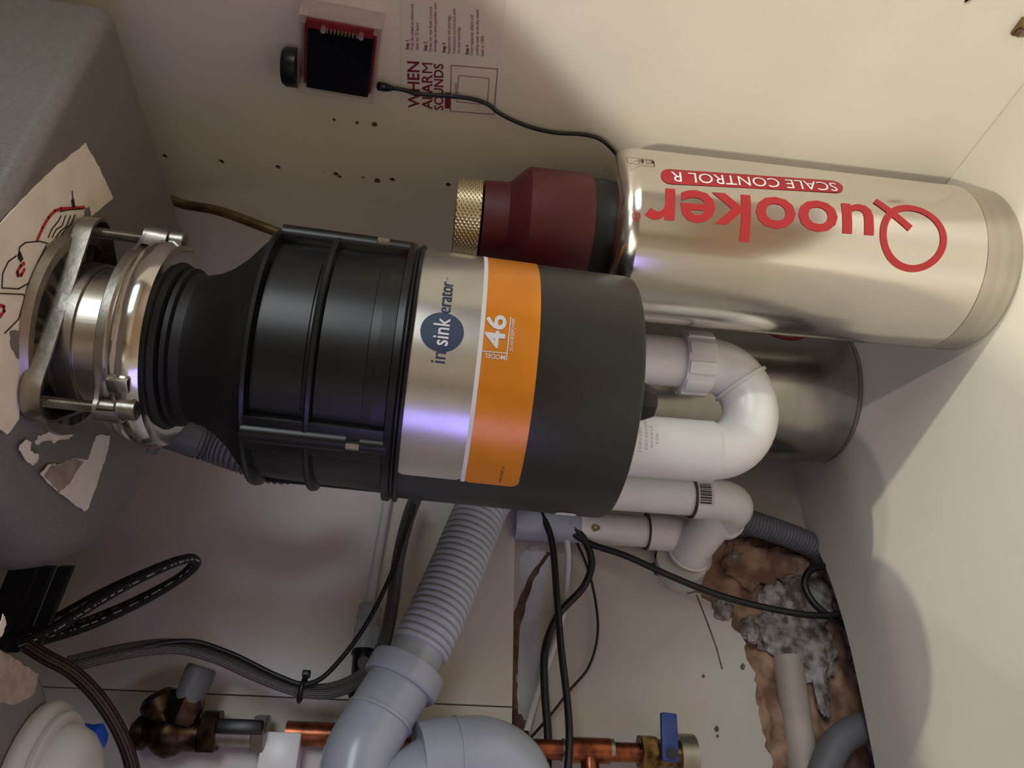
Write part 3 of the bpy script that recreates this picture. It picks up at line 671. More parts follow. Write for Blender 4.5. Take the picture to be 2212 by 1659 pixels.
# ------------------------------------------------------------------ alarm controller on the right wall
XF = .532
o0, o1, o2 = PX(641, 199, XF), PX(806, 227, XF), PX(643, 36, XF)
ctl = thing('alarm_controller', 'small clear plastic alarm controller with dark screen on the wall', 'controller', PX(725, 130, XR))
e1, e2 = o1 - o0, o2 - o0
def fr(a, b, d): return o0 + e1 * a + e2 * b + Vector((d, 0, 0))    # a along z, b towards the front, d into the wall
def fbox(a0, a1, b0, b1, d0, d1, bev=.0):
    bm = nb(); v = [bm.verts.new(fr(a, b, d)) for d in (d0, d1) for b in (b0, b1) for a in (a0, a1)]
    for f in ((0, 1, 3, 2), (4, 6, 7, 5), (0, 4, 5, 1), (2, 3, 7, 6), (0, 2, 6, 4), (1, 5, 7, 3)): bm.faces.new([v[i] for i in f])
    if bev: bmesh.ops.bevel(bm, geom=bm.edges[:], offset=bev, segments=2, affect='EDGES')
    return bm
WD = XR - XF
obj('case_cover', fbox(0, 1, 0, 1.02, 0, .0022, .0007), 'clear_cover', ctl, 30)
for nm, a in (('case_side', (0, 1, -.0, .02)), ('case_side', (0, 1, 1.0, 1.02)), ('case_side', (0, .02, 0, 1.02)), ('case_side', (.98, 1, 0, 1.02))):
    obj(nm, fbox(*a, .002, WD - .001), 'clear_plastic', ctl, 30)
obj('case_back', fbox(0, 1, 0, 1.02, WD - .002, WD - .0002), 'clear_plastic', ctl, 30)
obj('circuit_board', fbox(.06, .95, .05, .93, .009, .0105), 'circuit_red', ctl, 0)
obj('screen', fbox(.13, .90, .06, .80, .0025, .006, .0006), 'screen_glass', ctl, 30)
obj('screen_frame', fbox(.11, .92, .045, .815, .004, .0088, .0004), 'black_plastic', ctl, 30)
for i in range(10):
    obj('header_pin', cyl(nb(), fr(.30 + i * .045, .80, .005), fr(.30 + i * .045, .87, .006), .0007, 8), 'zinc', ctl)
for a, b in ((.06, .95), (.94, .95), (.30, .86), (.76, .86), (.05, .08), (.95, .08)):
    obj('post', cyl(nb(), fr(a, b, .002), fr(a, b, WD - .003), .0022, 14), 'clear_plastic', ctl)
obj('component', fbox(.10, .90, .83, .93, .006, .009), 'circuit_red', ctl, 0)
kc = PX(632, 146, XF + .012)
b = nb(); profcyl(b, kc + Vector((0, 0, -.004)), kc + Vector((0, 0, .007)), [(.015, 0), (.015, .75), (.0135, 1)], 40); obj('knob', b, 'black_plastic', ctl, 30)
# instruction sticker
nW = (-1, 0, 0); pl = lambda p, dx=.0004: PX(*p, XR - dx)
notice = thing('instruction_sticker', 'translucent instruction sticker with dark red printed alarm steps', 'sticker', pl((970, 120)))
MATS['sticker_film'] = mat('sticker_film', (220, 211, 200), .5, var=.03)
obj('film', slab(nb(), [pl(p, .0003) for p in ((866, -70), (1098, -70), (1072, 252), (866, 237))], (1, 0, 0), .0002), 'sticker_film', notice, 0)
mat('maroon', (112, 24, 34), .6, var=.05)
def wtext(body, pa, pb, pt, m='maroon', bold=0, ref=None): return obj('lettering', text_quad(body, pl(pa), pl(pb), pl(pt), nW, bold, .0003, ref), m, notice, 0)
wtext('WHEN', (907, 233), (906, 133), (882, 232), bold=.016); wtext('ALAR', (934, 236), (934, 161), (912, 235), bold=.016); wtext('M', (934, 158), (934, 136), (912, 157), bold=.0); wtext('SOUNDS', (958, 238), (958, 138), (938, 237), bold=.016)
RF = (-.2, .72)
for t, x, ya, yb, bd in (('Step 1', 885, 107, 87, .03), ('Press the wheel to silence the', 895, 107, 8, 0), ('alarm for 72 hours', 906, 108, 49, 0), ('Step 2', 924, 110, 90, .03), ('Order the new Scale Control', 935, 111, 15, 0), ('cartridge via www.quooker.com', 945, 112, 6, 0),
                         ('Step 3', 964, 114, 92, .03), ('Replace the old cartridge.', 975, 115, 31, 0), ('Instructions are included with', 986, 115, 18, 0), ('the new cartridge', 996, 116, 58, 0), ('Step 4', 1014, 118, 97, .03), ('Once replaced, select and', 1024, 119, 32, 0), ('confirm reset to set the meter', 1036, 120, 19, 0), ('back to 100%', 1047, 121, 77, 0)):
    wtext(t, (x, ya), (x + .5, yb), (x - 9, ya), bold=bd, ref=RF)
def wline(pts, w, m): obj('printed_line', ribbon(nb(), [pl(p, .0005) for p in pts], w, nW), m, notice, 0)
wline([(975, 141), (1075, 149), (1067, 247), (973, 240), (975, 141)], .0005, 'maroon'); wline([(991, 163), (1057, 169), (1053, 226), (987, 220), (991, 163)], .0004, 'maroon')
obj('printed_block', slab(nb(), [pl(p, .0006) for p in ((961, 200), (973, 201), (972, 235), (961, 234))], (1, 0, 0), .0002), 'maroon', notice, 0)
wtext('Quooker', (988, 204), (988, 178), (981, 204), ref=RF)
# controller cable
cbl = thing('controller_cable', 'thin black cable running from the controller along the wall to the bottle', 'cable', PX(1100, 260, XR - .004))
pts = [PX(*p, XR - .006) for p in ((846, 190), (870, 194), (905, 203), (960, 207), (1020, 214), (1055, 226), (1075, 242), (1110, 261), (1150, 276), (1200, 287), (1262, 291), (1295, 300), (1318, 318), (1336, 340))] + [PX(1352, 362, XR - .010), PX(1375, 400, XR - .010), PX(1420, 450, XR - .012)]
obj('cord', tube(nb(), pts, .0017, 90, 10), 'black_cable', cbl, 60)
pa, pb = PX(818, 186, XF + .010), PX(848, 191, XR - .007)
obj('plug', profcyl(nb(), pa, pb, [(.0034, 0), (.0036, .35), (.0026, .38), (.0036, .45), (.0026, .55), (.0033, .62), (.0022, .72), (.0028, .8), (.0018, 1)], 16), 'black_plastic', cbl, 40)

# ------------------------------------------------------------------ white waste trap
def vtube(name, px0, px1, py, d, r, m, parent, flare=None): pass
trap = thing('waste_trap', 'glossy white plastic U bend trap below the disposer', 'pipe trap', D(1600, 880, .66))
a1 = D(1420, 778, .700); a2 = D(1440, 968, .672)
zn1, zU = zvert(a1, 1560), zvert(a1, 1470)
r1 = .0228
# arm one goes up behind the disposer
obj('inlet_pipe', cyl(nb(), (a1.x, a1.y, zvert(a1, 1480)), (a1.x, a1.y, zvert(a1, 1180)), r1, 40), 'pvc_white', trap, 30)
zn = zvert(a1, 1498)
nut = nb(); lathe(nut, [(r1 + .001, -.0133), (.0272, -.0133), (.0282, -.0117), (.0282, .0112), (.0272, .0133), (r1 + .001, .0133)], Matrix.Translation((a1.x, a1.y, zn)), 48)
no = obj('slip_nut', nut, 'pvc_white', trap, 30)
for k in range(10):
    M = Matrix.Translation((a1.x, a1.y, zn)) @ Matrix.Rotation(k * PI / 5 + .2, 4, 'Z'); g = nb(); box(g, (.0272, -.0054, -.0122), (.0298, .0054, .0122), .0006, M); o = obj('nut_grip', g, 'pvc_white', None, 30); o.data.transform(MW[trap].inverted()); o.parent = no; MW[o] = MW[trap]
zb1 = zvert(a1, 1530); zb2 = zvert(a2, 1535)
zlow = zvert((a1 + a2) / 2, 1622); mid = (a1 + a2) / 2; half = (a2 - a1) / 2; half.z = 0
up = Vector((0, 0, 1)); bend = [Vector((a1.x, a1.y, zb1 + .01)), Vector((a1.x, a1.y, zb1))]
Rv = zb1 - zlow; c0 = Vector((mid.x, mid.y, 0))
for i in range(1, 24):
    t = PI * i / 24; zc = zb1 + (zb2 - zb1) * i / 24
    bend.append(c0 - half * math.cos(t) + up * (zc - Rv * math.sin(t)))
bend += [Vector((a2.x, a2.y, zb2)), Vector((a2.x, a2.y, zb2 + .01))]
rb = .0246
obj('u_bend', tube(nb(), bend, rb, raw=True, seg=40), 'pvc_white', trap, 40)
i = 8; dv = (bend[i + 1] - bend[i - 1]).normalized(); obj('mould_seam', cyl(nb(), bend[i] - dv * .0012, bend[i] + dv * .0012, rb + .0022, 40), 'pvc_white', trap, 30)
obj('outlet_pipe', lathe(nb(), [(.0242, zvert(a2, 1545)), (.0270, zvert(a2, 1535)), (.0270, zvert(a2, 1180))], Matrix.Translation((a2.x, a2.y, 0)), 40), 'pvc_white', trap, 30)
MO = Matrix.Translation((a2.x, a2.y, 0))
mat('emboss', (196, 192, 188), .35)
for row, x in enumerate((1382, 1396, 1408, 1420)):
    ta_, za_ = cylhit(x, 975 - row * 6, MO, .0270); r_ = .0272
    for k in range((7, 9, 6, 3)[row]):
        w_ = .0016 + .0008 * ((k * 7 + row) % 3); x0_ = k * .0034
        obj('embossed_mark', remap(ring2(0, 0, 1, .55, 10), lambda x_, y_: Vector((a2.x + r_ * math.cos(ta_ + (x0_ + x_ * w_ / 2) / r_), a2.y + r_ * math.sin(ta_ + (x0_ + x_ * w_ / 2) / r_), za_ + y_ * .0013))), 'emboss', trap, 0)
# second pipe with barcode elbow
drain = thing('waste_elbow', 'white waste pipe with barcoded elbow beside the wall', 'pipe', D(1560, 1075, .8))
b1 = D(1420, 1070, .800); rp = .0185; ze = zvert(b1, 1500)
obj('pipe', cyl(nb(), (b1.x, b1.y, ze - .004), (b1.x, b1.y, zvert(b1, 1260)), rp, 36), 'pvc_white', drain, 30)
back = D(1500, 1165, .90); P0 = Vector((b1.x, b1.y, ze + .003)); zend = zvert(b1, 1590)
el = [P0, Vector((b1.x, b1.y, zvert(b1, 1550)))]; kk = Vector((back.x - b1.x, back.y - b1.y, 0)).normalized()
for i in range(1, 11):
    t = PI / 2 * i / 10; el.append(Vector((b1.x, b1.y, el[1].z)) + kk * (.024 * (1 - math.cos(t))) - up * (.024 * math.sin(t)))
el.append(el[-1] + kk * .02)
obj('elbow', tube(nb(), el, .0212, raw=True, seg=36), 'pvc_white', drain, 40)
obj('joint_ring', cyl(nb(), P0 - up * .0005, P0 + up * .0015, .0216, 36), 'brown_edge', drain, 30)
obj('rim', cyl(nb(), el[-1], el[-1] + kk * .006, .0235, 36), 'pvc_white', drain, 30)
MBc = Matrix.Translation((b1.x, b1.y, 0)); ta_, za_ = cylhit(1524, 1092, MBc, .0212); r_ = .0214
tb2, _ = cylhit(1524, 1042, MBc, .0212); zw = zvert(b1, 1508) - zvert(b1, 1545)
def cpatch(w, h, x0, y0, r): return remap(cut(poly2([(x0, y0), (x0 + w, y0), (x0 + w, y0 + h), (x0, y0 + h)]), 0, .002), lambda x, y: Vector((b1.x + r * math.cos(ta_ + x / r), b1.y + r * math.sin(ta_ + x / r), za_ - zw / 2 + y)))
wl = ((tb2 - ta_ + PI) % (2 * PI) - PI) * r_
bl = obj('barcode_label', cpatch(wl, zw, 0, 0, r_), 'sticker_film', drain, 0)
x = wl * .08
while x < wl * .9:
    w_ = random.choice((.0006, .001, .0016)); o = obj('bar', cpatch(w_, zw * .66, x, zw * .17, r_ + .0002), 'black_print', None, 0); o.data.transform(MW[drain].inverted()); o.parent = bl; MW[o] = MW[drain]; x += w_ + random.choice((.0006, .001))
# third pipe: tee to the wall
tee = thing('wall_waste_pipe', 'white waste pipe with grey coupling entering the broken wall', 'pipe', D(1480, 1190, .87))
c1 = D(1360, 1146, .865); rp3 = .0175
obj('pipe', cyl(nb(), (c1.x, c1.y, zvert(c1, 1400)), (c1.x, c1.y, zvert(c1, 1235)), rp3, 36), 'pvc_white', tee, 30)
obj('grey_coupling', cyl(nb(), (c1.x, c1.y, zvert(c1, 1250)), (c1.x, c1.y, zvert(c1, 1112)), rp3 + .001, 36), 'pvc_grey', tee, 30)
zt = zvert(c1, 1470)
tp = [Vector((c1.x, c1.y, zvert(c1, 1395))), Vector((c1.x, c1.y, zvert(c1, 1440))), Vector((c1.x - .001, c1.y + .004, zvert(c1, 1475))), Vector((c1.x - .006, c1.y + .018, zvert(c1, 1505))), Vector((c1.x - .012, c1.y + .045, zvert(c1, 1525)))]
obj('elbow', tube(nb(), tp, .0205, 24, 32), 'pvc_white', tee, 40)
jr = (tp[0] - up * .001); obj('joint_ring', cyl(nb(), jr, jr + up * .0016, .0208, 32), 'brown_edge', tee, 30)
obj('wall_socket', cyl(nb(), PY(1474, 1208, .795), PY(1456, 1262, .845), .0285, 36), 'pvc_dull', tee, 30)
bp_ = [D(1558, 1098, .835), D(1536, 1132, .845), PY(1500, 1178, .782), PY(1476, 1218, .812), PY(1462, 1250, .84)]
obj('branch', tube(nb(), bp_, .0215, 30, 32), 'pvc_white', tee, 50)
rm = PY(1488, 1197, .795); rd_ = (bp_[3] - bp_[2]).normalized(); obj('socket_rim', tube(nb(), [rm + (rd_.orthogonal().normalized() * math.cos(a) + rd_.cross(rd_.orthogonal().normalized()) * math.sin(a)) * .0228 for a in [2 * PI * i / 36 for i in range(37)]], .0016, raw=True, seg=8, caps=False), 'pvc_white', tee, 60)
st = c1 + Vector((0, 0, zvert(c1, 1290) - c1.z)); ts, zs2 = cylhit(1287, 1140, Matrix.Translation((c1.x, c1.y, 0)), rp3)
b = nb(); pts = [(.004 * math.cos(i) * (1 + .2 * math.sin(3 * i)), .005 * math.sin(i)) for i in [k * PI / 8 for k in range(16)]]
obj('glue_stain', remap(poly2(pts), lambda x, y: Vector((c1.x + (rp3 + .0003) * math.cos(ts + x / rp3), c1.y + (rp3 + .0003) * math.sin(ts + x / rp3), zs2 + y))), 'brass', tee, 0).data.materials[0] = mat('glue', (150, 124, 62), .6)

# ------------------------------------------------------------------ grey ribbed hose into grey elbow
def ribbed(name, pts, r, rings, m, parent, depth=.0022, per=6, seg=28):
    return obj(name, tube(nb(), pts, lambda s: r + depth * (abs(math.sin(PI * s * rings)) ** .45 - .75), rings * per, seg), m, parent, 80)
hose = thing('drain_hose', 'thick grey ribbed drain hose dropping into a grey elbow', 'hose', PY(930, 1350, .72))
hp_ = [PY(*p, y) for p, y in (((1150, 960), .73), ((1090, 1030), .735), ((1050, 1080), .735), ((1018, 1150), .73), ((988, 1225), .725), ((958, 1295), .72), ((928, 1360), .715), ((905, 1405), .713))]
ribbed('ribbed_tube', hp_, .0262, 38, 'hose_grey', hose, .0042, 8)
e0, e1_ = PY(912, 1392, .713), PY(868, 1475, .708)
obj('hose_cuff', cyl(nb(), e0, e1_, .0235, 36), 'pvc_grey', hose, 30)
gel = thing('grey_elbow_pipe', 'grey plastic waste elbow at the bottom with socket collar', 'pipe', PY(820, 1560, .70))
s0, s1 = PY(884, 1440, .708), PY(861, 1483, .706)
obj('socket_collar', profcyl(nb(), s0, s1, [(.026, 0), (.0335, .03), (.034, .15), (.034, .9), (.0325, 1)], 44), 'pvc_grey', gel, 30)
gp = [PY(*p, y) for p, y in (((866, 1474), .706), ((812, 1563), .70), ((772, 1640), .695), ((770, 1715), .695), ((830, 1735), .70), ((900, 1690), .705), ((945, 1660), .71))]
obj('bend', tube(nb(), gp, .0285, 60, 40), 'pvc_grey', gel, 50)
j = PY(820, 1550, .70); jd = (gp[2] - gp[1]).normalized(); obj('joint_ring', cyl(nb(), j - jd * .0012, j + jd * .0012, .0297, 40), 'pvc_grey', gel, 30)
gp2 = [PY(*p, y) for p, y in (((905, 1652), .71), ((985, 1640), .715), ((1050, 1640), .72), ((1100, 1672), .725), ((1122, 1740), .73))]
obj('coupling', tube(nb(), gp2, .0335, 40, 40), 'pvc_grey', gel, 50)
j = gp2[1]; jd = (gp2[2] - gp2[0]).normalized(); obj('joint_ring', cyl(nb(), j - jd * .0014, j + jd * .0014, .0345, 40), 'pvc_grey', gel, 30)
# hose behind the disposer near the sink, thin hose by the floor hole
ov = thing('overflow_hose', 'grey ribbed overflow hose in shade-darkened colour leaving the sink behind the disposer', 'hose', D(430, 950, .68))
oc = [D(*p, d) for p, d in (((425, 952), .695), ((455, 962), .70), ((520, 985), .70), ((600, 1010), .71), ((700, 1000), .73))]
ribbed('ribbed_tube', oc, .0150, 26, 'hose_dark', ov, .0026)
obj('cuff', tube(nb(), [D(330, 918, .685), D(390, 940, .69), D(432, 955, .695)], .0158, 16, 28), 'hose_dark', ov, 50)
obj('spigot', cyl(nb(), D(345, 925, .685), D(322, 975, .685), .0075, 20), 'hose_dark', ov, 30)
fh = thing('floor_hose', 'thin grey ribbed hose vanishing under the cabinet floor', 'hose', PY(1680, 1150, .80))
ribbed('ribbed_tube', [PY(*p, y) for p, y in (((1560, 1105), .775), ((1620, 1128), .782), ((1680, 1148), .79), ((1740, 1172), .80), ((1800, 1205), .81), ((1880, 1250), .81))], .0140, 44, 'hose_dark', fh, .0016)

# ------------------------------------------------------------------ cables and hoses
def cable(name, label, pts, r, m, cat='cable', group=None, n=70, seg=10):
    v = [PY(*p, y) for p, y in pts]; o = obj(name, tube(nb(), v, r, n, seg), m, None, 60); return tag(o, label, cat, group)
cable('power_cable', 'straight thick black cable in front of the crossing cables', [((1170, 1110), .775), ((1190, 1160), .77), ((1203, 1290), .765), ((1212, 1400), .765), ((1226, 1520), .76), ((1230, 1600), .755), ((1222, 1720), .75)], .0036, 'black_cable')
cable('power_cable', 'thick black cable curving in an S behind the straight cable', [((1230, 1130), .775), ((1262, 1165), .78), ((1278, 1215), .785), ((1262, 1265), .785), ((1205, 1330), .785), ((1178, 1400), .785), ((1176, 1480), .785), ((1184, 1600), .78), ((1180, 1720), .775)], .0040, 'black_cable')
cable('thin_cable', 'thin black cable bowing to the right of the thick cables', [((1235, 1150), .79), ((1265, 1215), .795), ((1285, 1290), .80), ((1291, 1370), .80), ((1272, 1440), .80), ((1232, 1490), .795), ((1185, 1550), .795), ((1148, 1592), .79)], .0014, 'black_cable')
cable('white_cable', 'white cable hanging between the black cables under the pipe', [((1215, 1130), .785), ((1226, 1180), .79), ((1226, 1240), .795), ((1215, 1330), .80), ((1188, 1420), .803), ((1160, 1500), .803), ((1135, 1590), .80)], .0034, 'white_cable')
cable('power_cable', 'long black cable slanting across the broken wall to the floor opening', [((1220, 1140), .78), ((1270, 1172), .78), ((1350, 1200), .775), ((1450, 1245), .775), ((1560, 1288), .775), ((1680, 1318), .775), ((1770, 1330), .775), ((1850, 1322), .785)], .0036, 'black_cable')
cable('power_cable', 'black cable looping out of the curved floor opening', [((1850, 1225), .795), ((1795, 1222), .79), ((1750, 1232), .785), ((1738, 1262), .785), ((1752, 1295), .785), ((1785, 1328), .785), ((1830, 1352), .79), ((1870, 1380), .795)], .0040, 'black_cable')
cable('conduit_pipe', 'thick dark grey pipe curving under the cut floor edge', [((1760, 1760), .80), ((1782, 1660), .80), ((1815, 1600), .80), ((1870, 1570), .80), ((1960, 1560), .80)], .0150, 'hose_dark', 'pipe', None, 40, 24)
cable('embedded_pipe', 'pale pipe running inside the broken out wall chase', [((1700, 1420), .825), ((1715, 1520), .825), ((1735, 1660), .825), ((1745, 1760), .825)], .0160, 'old_pipe', 'pipe', None, 20, 24)
# braided supply hoses
bun = [((905, 1060), .74), ((885, 1110), .74), ((862, 1200), .735), ((845, 1320), .73), ((826, 1400), .725), ((790, 1458), .72), ((720, 1492), .72), ((650, 1492), .72), ((560, 1462), .72), ((460, 1418), .715), ((380, 1398), .71), ((290, 1405), .70), ((150, 1436), .68)]
cable('braided_hose', 'braided grey hose sagging in a long curve, lower of the tied pair', [((x + 4, y + 5), d) for (x, y), d in bun], .0042, 'braid_grey', 'hose', None, 140)
cable('braided_hose', 'braided grey hose sagging in a long curve, upper of the tied pair', [((x - 4, y - 9), d + .006) for (x, y), d in bun], .0038, 'braid_grey', 'hose', None, 140)
cable('thin_cable', 'thin black cable dipping to the cable tie above the braided pair', [((895, 1090), .735), ((882, 1130), .735), ((845, 1240), .73), ((790, 1350), .725), ((735, 1425), .72), ((690, 1468), .717), ((655, 1478), .715), ((600, 1460), .715), ((500, 1412), .715), ((420, 1386), .71), ((360, 1388), .705), ((310, 1398), .70)], .0022, 'black_cable', 'cable', None, 120)
tie = thing('cable_tie', 'black plastic tie holding the braided hoses and thin cable', 'cable tie', PY(653, 1490, .715))
b = nb(); c_ = PY(653, 1488, .72); u1 = (PY(660, 1462, .72) - c_); u2 = (PY(646, 1500, .72) - c_)
axd = (PY(700, 1498, .72) - PY(610, 1482, .72)).normalized(); pd = axd.cross(Vector((0, 1, 0))).normalized(); yd = Vector((0, 1, 0))
lp = [c_ + pd * .0105 * math.cos(a) + yd * .0075 * math.sin(a) for a in [2 * PI * i / 24 for i in range(25)]]
tube(b, lp, .0019, raw=True, seg=8, caps=False); obj('strap', b, 'black_plastic', tie, 60)
obj('head', box(nb(), (-.003, -.003, -.0035), (.003, .003, .0035), .0008, Matrix.Translation(c_ - pd * -.0125)), 'black_plastic', tie, 30)
loop_o = [D(40, 1392, .60), D(110, 1362, .61), D(210, 1300, .63), D(310, 1245, .65), D(380, 1214, .665), D(412, 1206, .675), D(424, 1215, .685), D(412, 1232, .69), D(360, 1268, .685), D(280, 1312, .675), D(190, 1352, .66), D(110, 1378, .645), D(45, 1392, .63)]
tag(obj('braided_hose', tube(nb(), loop_o, .0042, 150, 12), 'braid_black', None, 60), 'black braided hose bent into a narrow pointed loop by the sink', 'hose')
loop_i = [D(40, 1380, .615), D(120, 1335, .625), D(220, 1280, .645), D(330, 1230, .665), D(395, 1207, .68), D(418, 1212, .695), D(395, 1240, .70), D(310, 1288, .69), D(210, 1332, .675), D(110, 1368, .655), D(40, 1385, .64)]
tag(obj('braided_hose', tube(nb(), loop_i, .0035, 150, 12), 'braid_black', None, 60), 'black braided hose nested inside the narrow pointed loop', 'hose')
tag(obj('braided_hose', tube(nb(), [D(60, 1395, .60), D(100, 1420, .60), D(150, 1447, .605), D(200, 1492, .61), D(245, 1555, .615), D(275, 1620, .62), D(295, 1700, .625)], .0056, 90, 14), 'braid_brown', None, 60), 'brown braided hose curving down past the white drain fitting', 'hose')
tag(obj('copper_tube', tube(nb(), [PX(355, 425, .548), PX(392, 440, .540), PX(470, 455, .525), PX(560, 487, .505), PX(640, 518, .49), PX(720, 552, .475)], .0046, 40, 14), 'bronze_tube', None, 60), 'thin brown metal tube reaching from the sink edge behind the disposer', 'tube')
# black brackets between the bowls
for k, (x0, x1) in enumerate((((-30), 30), (36, 64), (74, 104))):
    a, b_ = D(x0 + 50, 1225, .60), D(x1 + 50, 1225, .60); c_, d_ = D(x1 - 25, 1410, .62), D(x0 - 25, 1410, .62)
    tag(obj('sink_bracket', slab(nb(), [a, b_, c_, d_], fwd, .006), 'black_paint', None, 30), ('wide black bracket strip farthest left between the sink bowls', 'black bracket strip in the middle between the sink bowls', 'black bracket strip nearest the braided loop between the sink bowls')[k], 'bracket', 'bracket strips between the bowls')

# ------------------------------------------------------------------ white cable with connector on the back panel
sw = thing('isolator_valve', 'grey plastic fitting with black tap on a white upright pipe at the back', 'valve', PY(795, 1380, .78))
w = lambda px, py, y=.778: PY(px, py, y)
obj('riser', cyl(nb(), w(845, 1040, .782), w(795, 1316, .782), .0048, 16), 'white_cable', sw, 40)
obj('collar', profcyl(nb(), w(800, 1308), w(790, 1365), [(.010, 0), (.0115, .1), (.0115, .5), (.0105, .52), (.0105, 1)], 28), 'pvc_grey', sw, 40)
obj('sleeve', cyl(nb(), w(793, 1355), w(788, 1405), .0125, 28), 'pvc_grey', sw, 40)
obj('tap_body', profcyl(nb(), w(788, 1403), w(778, 1520), [(.012, 0), (.013, .08), (.011, .15), (.011, .55), (.013, .62), (.013, .8), (.009, 1)], 20), 'black_plastic', sw, 40)
obj('tap_screw', cyl(nb(), w(786, 1432, .764), w(786, 1432, .772), .006, 20), 'hose_dark', sw, 40)
# copper pipework along the lower edge
def vpipe(px0, px1, py, Y, r, seg=24):
    a = PY((px0 + px1) / 2, py, Y); return cyl(nb(), (a.x, a.y, zvert(a, px0)), (a.x, a.y, zvert(a, px1)), r, seg)
cp = thing('copper_pipe', 'brown copper pipe passing behind the grey elbow', 'pipe', PY(800, 1590, .775))
obj('pipe', vpipe(618, 1140, 1594, .775, .0105), 'copper', cp, 40)
obj('pipe_clip', box(nb(), (-.026, -.012, -.017), (.008, .016, .017), .002, Matrix.Translation(PY(610, 1606, .775))), 'pvc_white', cp, 40)
rc = thing('copper_tee', 'copper tee with compression valve and blue lever at the bottom edge', 'pipe', PY(1300, 1620, .765))
obj('pipe', vpipe(1120, 1400, 1622, .768, .0088), 'copper', rc, 40)
ta1 = PY(1272, 1621, .768)
obj('tee_sleeve', cyl(nb(), (ta1.x, ta1.y, zvert(ta1, 1228)), (ta1.x, ta1.y, zvert(ta1, 1316)), .0112, 24), 'copper', rc, 40)
obj('tee_branch', cyl(nb(), ta1, ta1 + Vector((-.05, -.004, -.001)), .0085, 24), 'copper', rc, 40)
for px in (1218, 1320): a = PY(px, 1620, .768); obj('solder_ring', cyl(nb(), (a.x, a.y, a.z - .002), (a.x, a.y, a.z + .002), .0098, 24), 'zinc', rc, 40)
def hexnut(px0, px1, py, Y, r): a = PY((px0 + px1) / 2, py, Y); return lathe(nb(), [(r * .9, zvert(a, px1)), (r, zvert(a, px1) + .001), (r, zvert(a, px0) - .001), (r * .9, zvert(a, px0))], Matrix.Translation((a.x, a.y, 0)) @ Matrix.Rotation(.3, 4, 'Z'), 6)
obj('compression_nut', hexnut(1380, 1416, 1626, .768, .0165), 'brass', rc, 30); obj('valve_body', vpipe(1412, 1470, 1628, .768, .0125), 'brass', rc, 40); obj('end_cap', vpipe(1462, 1498, 1635, .768, .0200, 32), 'zinc', rc, 40)
lv = PY(1446, 1605, .75); obj('lever', box(nb(), (-.016, -.003, -.008), (.026, .003, .008), .002, Matrix.Translation(lv) @ Matrix.Rotation(.06, 4, 'Y')), 'blue_lever', rc, 40)
obj('lever_screw', cyl(nb(), PY(1452, 1627, .742), PY(1452, 1627, .75), .005, 16), 'black_plastic', rc, 40)
# brass stop valve left
sv = thing('brass_stopcock', 'dark brass stopcock with grey plastic cap at the lower left', 'valve', PY(370, 1560, .765))
obj('body', profcyl(nb(), PY(285, 1582, .768), PY(432, 1588, .768), [(.009, 0), (.014, .08), (.014, .2), (.010, .25), (.017, .4), (.020, .55), (.017, .7), (.014, .78), (.014, 1)], 28), 'dark_brass', sv, 40)
obj('bonnet', profcyl(nb(), PY(372, 1575, .765), PY(338, 1500, .76), [(.014, 0), (.014, .4), (.017, .5), (.017, .85), (.012, 1)], 28), 'dark_brass', sv, 40)
obj('side_nut', profcyl(nb(), PY(385, 1560, .758), PY(412, 1500, .752), [(.013, 0), (.016, .2), (.016, .8), (.013, 1)], 6), 'dark_brass', sv, 30)
obj('grey_cap', profcyl(nb(), PY(405, 1515, .752), PY(437, 1440, .748), [(.0125, 0), (.0135, .9), (.012, 1)], 28), 'hose_dark', sv, 40)
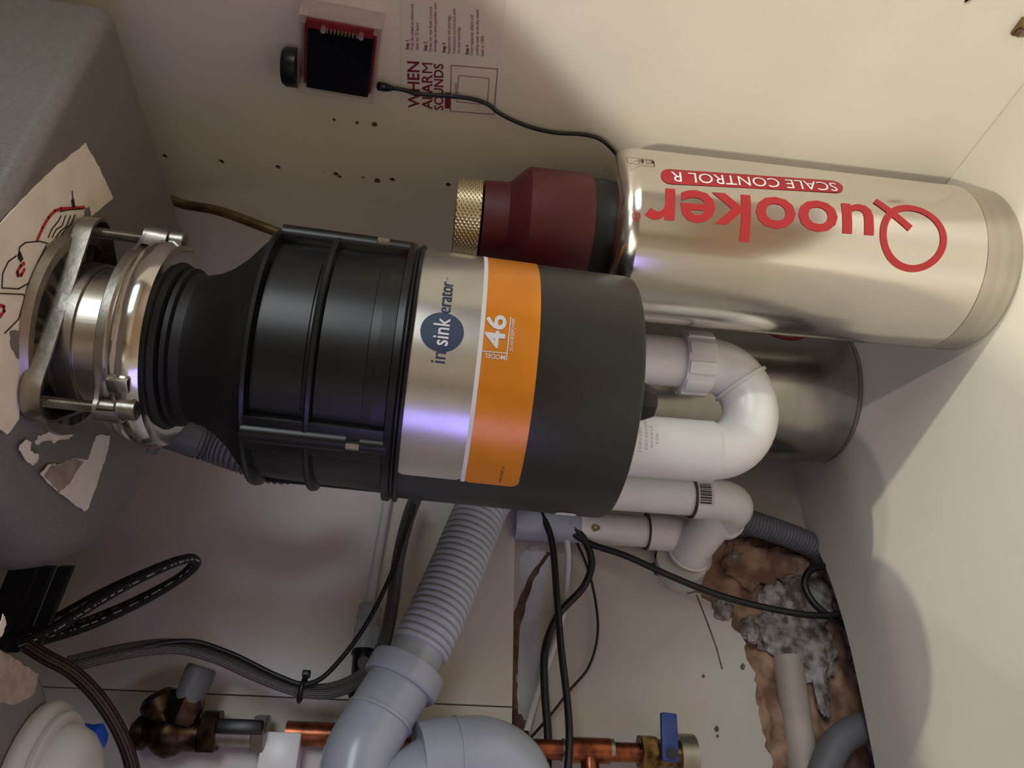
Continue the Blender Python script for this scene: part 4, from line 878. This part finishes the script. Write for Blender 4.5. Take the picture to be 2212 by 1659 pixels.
obj('hex_nut', hexnut(436, 474, 1579, .768, .019), 'dark_brass', sv, 30); obj('valve_body', vpipe(470, 552, 1583, .768, .0115), 'zinc', sv, 40); obj('handle', box(nb(), (-.006, -.004, -.02), (.006, .004, .02), .002, Matrix.Translation(PY(518, 1570, .752))), 'black_plastic', sv, 40); obj('end_nut', hexnut(548, 578, 1584, .768, .017), 'zinc', sv, 30)
bc = PY(196, 1598, .66)
tag(obj('blue_cap', profcyl(nb(), bc + Vector((0, 0, .012)), bc - Vector((0, 0, .010)), [(.010, 0), (.0115, .15), (.0105, .5), (.0115, .8), (.006, 1)], 24), 'blue_cap', None, 40), 'small bright blue plastic cap beside the white drain fitting', 'cap')
# white drain fitting under the second bowl
wf = thing('drain_fitting', 'large white plastic drain fitting under the second sink bowl', 'drain fitting', PZ(60, 1600, ZS))
f0 = D(-60, 1560, .50); 
f1 = D(60, 1640, .53)
profs = [(.040, 0), (.043, .1), (.043, .28), (.037, .34), (.037, .52), (.044, .56), (.0455, .62), (.0455, .80), (.042, .86), (.030, 1)]
q0 = D(0, 1704, .50)
zq0 = q0.z
pz_ = proj(Vector((q0.x, q0.y, ZS - .0006)))[0]
def dz(*a): return [(r_, zvert(q0, p_)) for r_, p_ in a]
MQ = Matrix.Translation((q0.x, q0.y, 0))
obj('body', lathe(nb(), dz((.054, pz_), (.0545, pz_ + 12), (.053, pz_ + 24), (.048, pz_ + 34), (.041, pz_ + 42), (.040, 116)), MQ, 56), 'pvc_dull', wf, 40)
obj('rim_ring', lathe(nb(), dz((.040, 100), (.0470, 103), (.0478, 107), (.0478, 116), (.0465, 119), (.040, 121)), MQ, 56), 'pvc_dull', wf, 25)
obj('lock_nut', lathe(nb(), dz((.040, 119), (.0400, 140), (.036, 165), (.029, 185), (.018, 196)), MQ, 56), 'pvc_dull', wf, 40)

# hinge plate at the front edge of the right wall
hg = thing('hinge_plate', 'small brown hinge plate at the upper right edge of the wall', 'hinge', PX(2206, 60, XR))
hq = PX(2207, 55, XR); obj('plate', box(nb(), (-.004, -.007, -.005), (0, .007, .005), .0008, Matrix.Translation(hq)), 'bronze_tube', hg, 30)
obj('screw', cyl(nb(), PX(2203, 72, XR - .007), PX(2203, 72, XR - .001), .0028, 14), 'dark_brass', hg, 30)
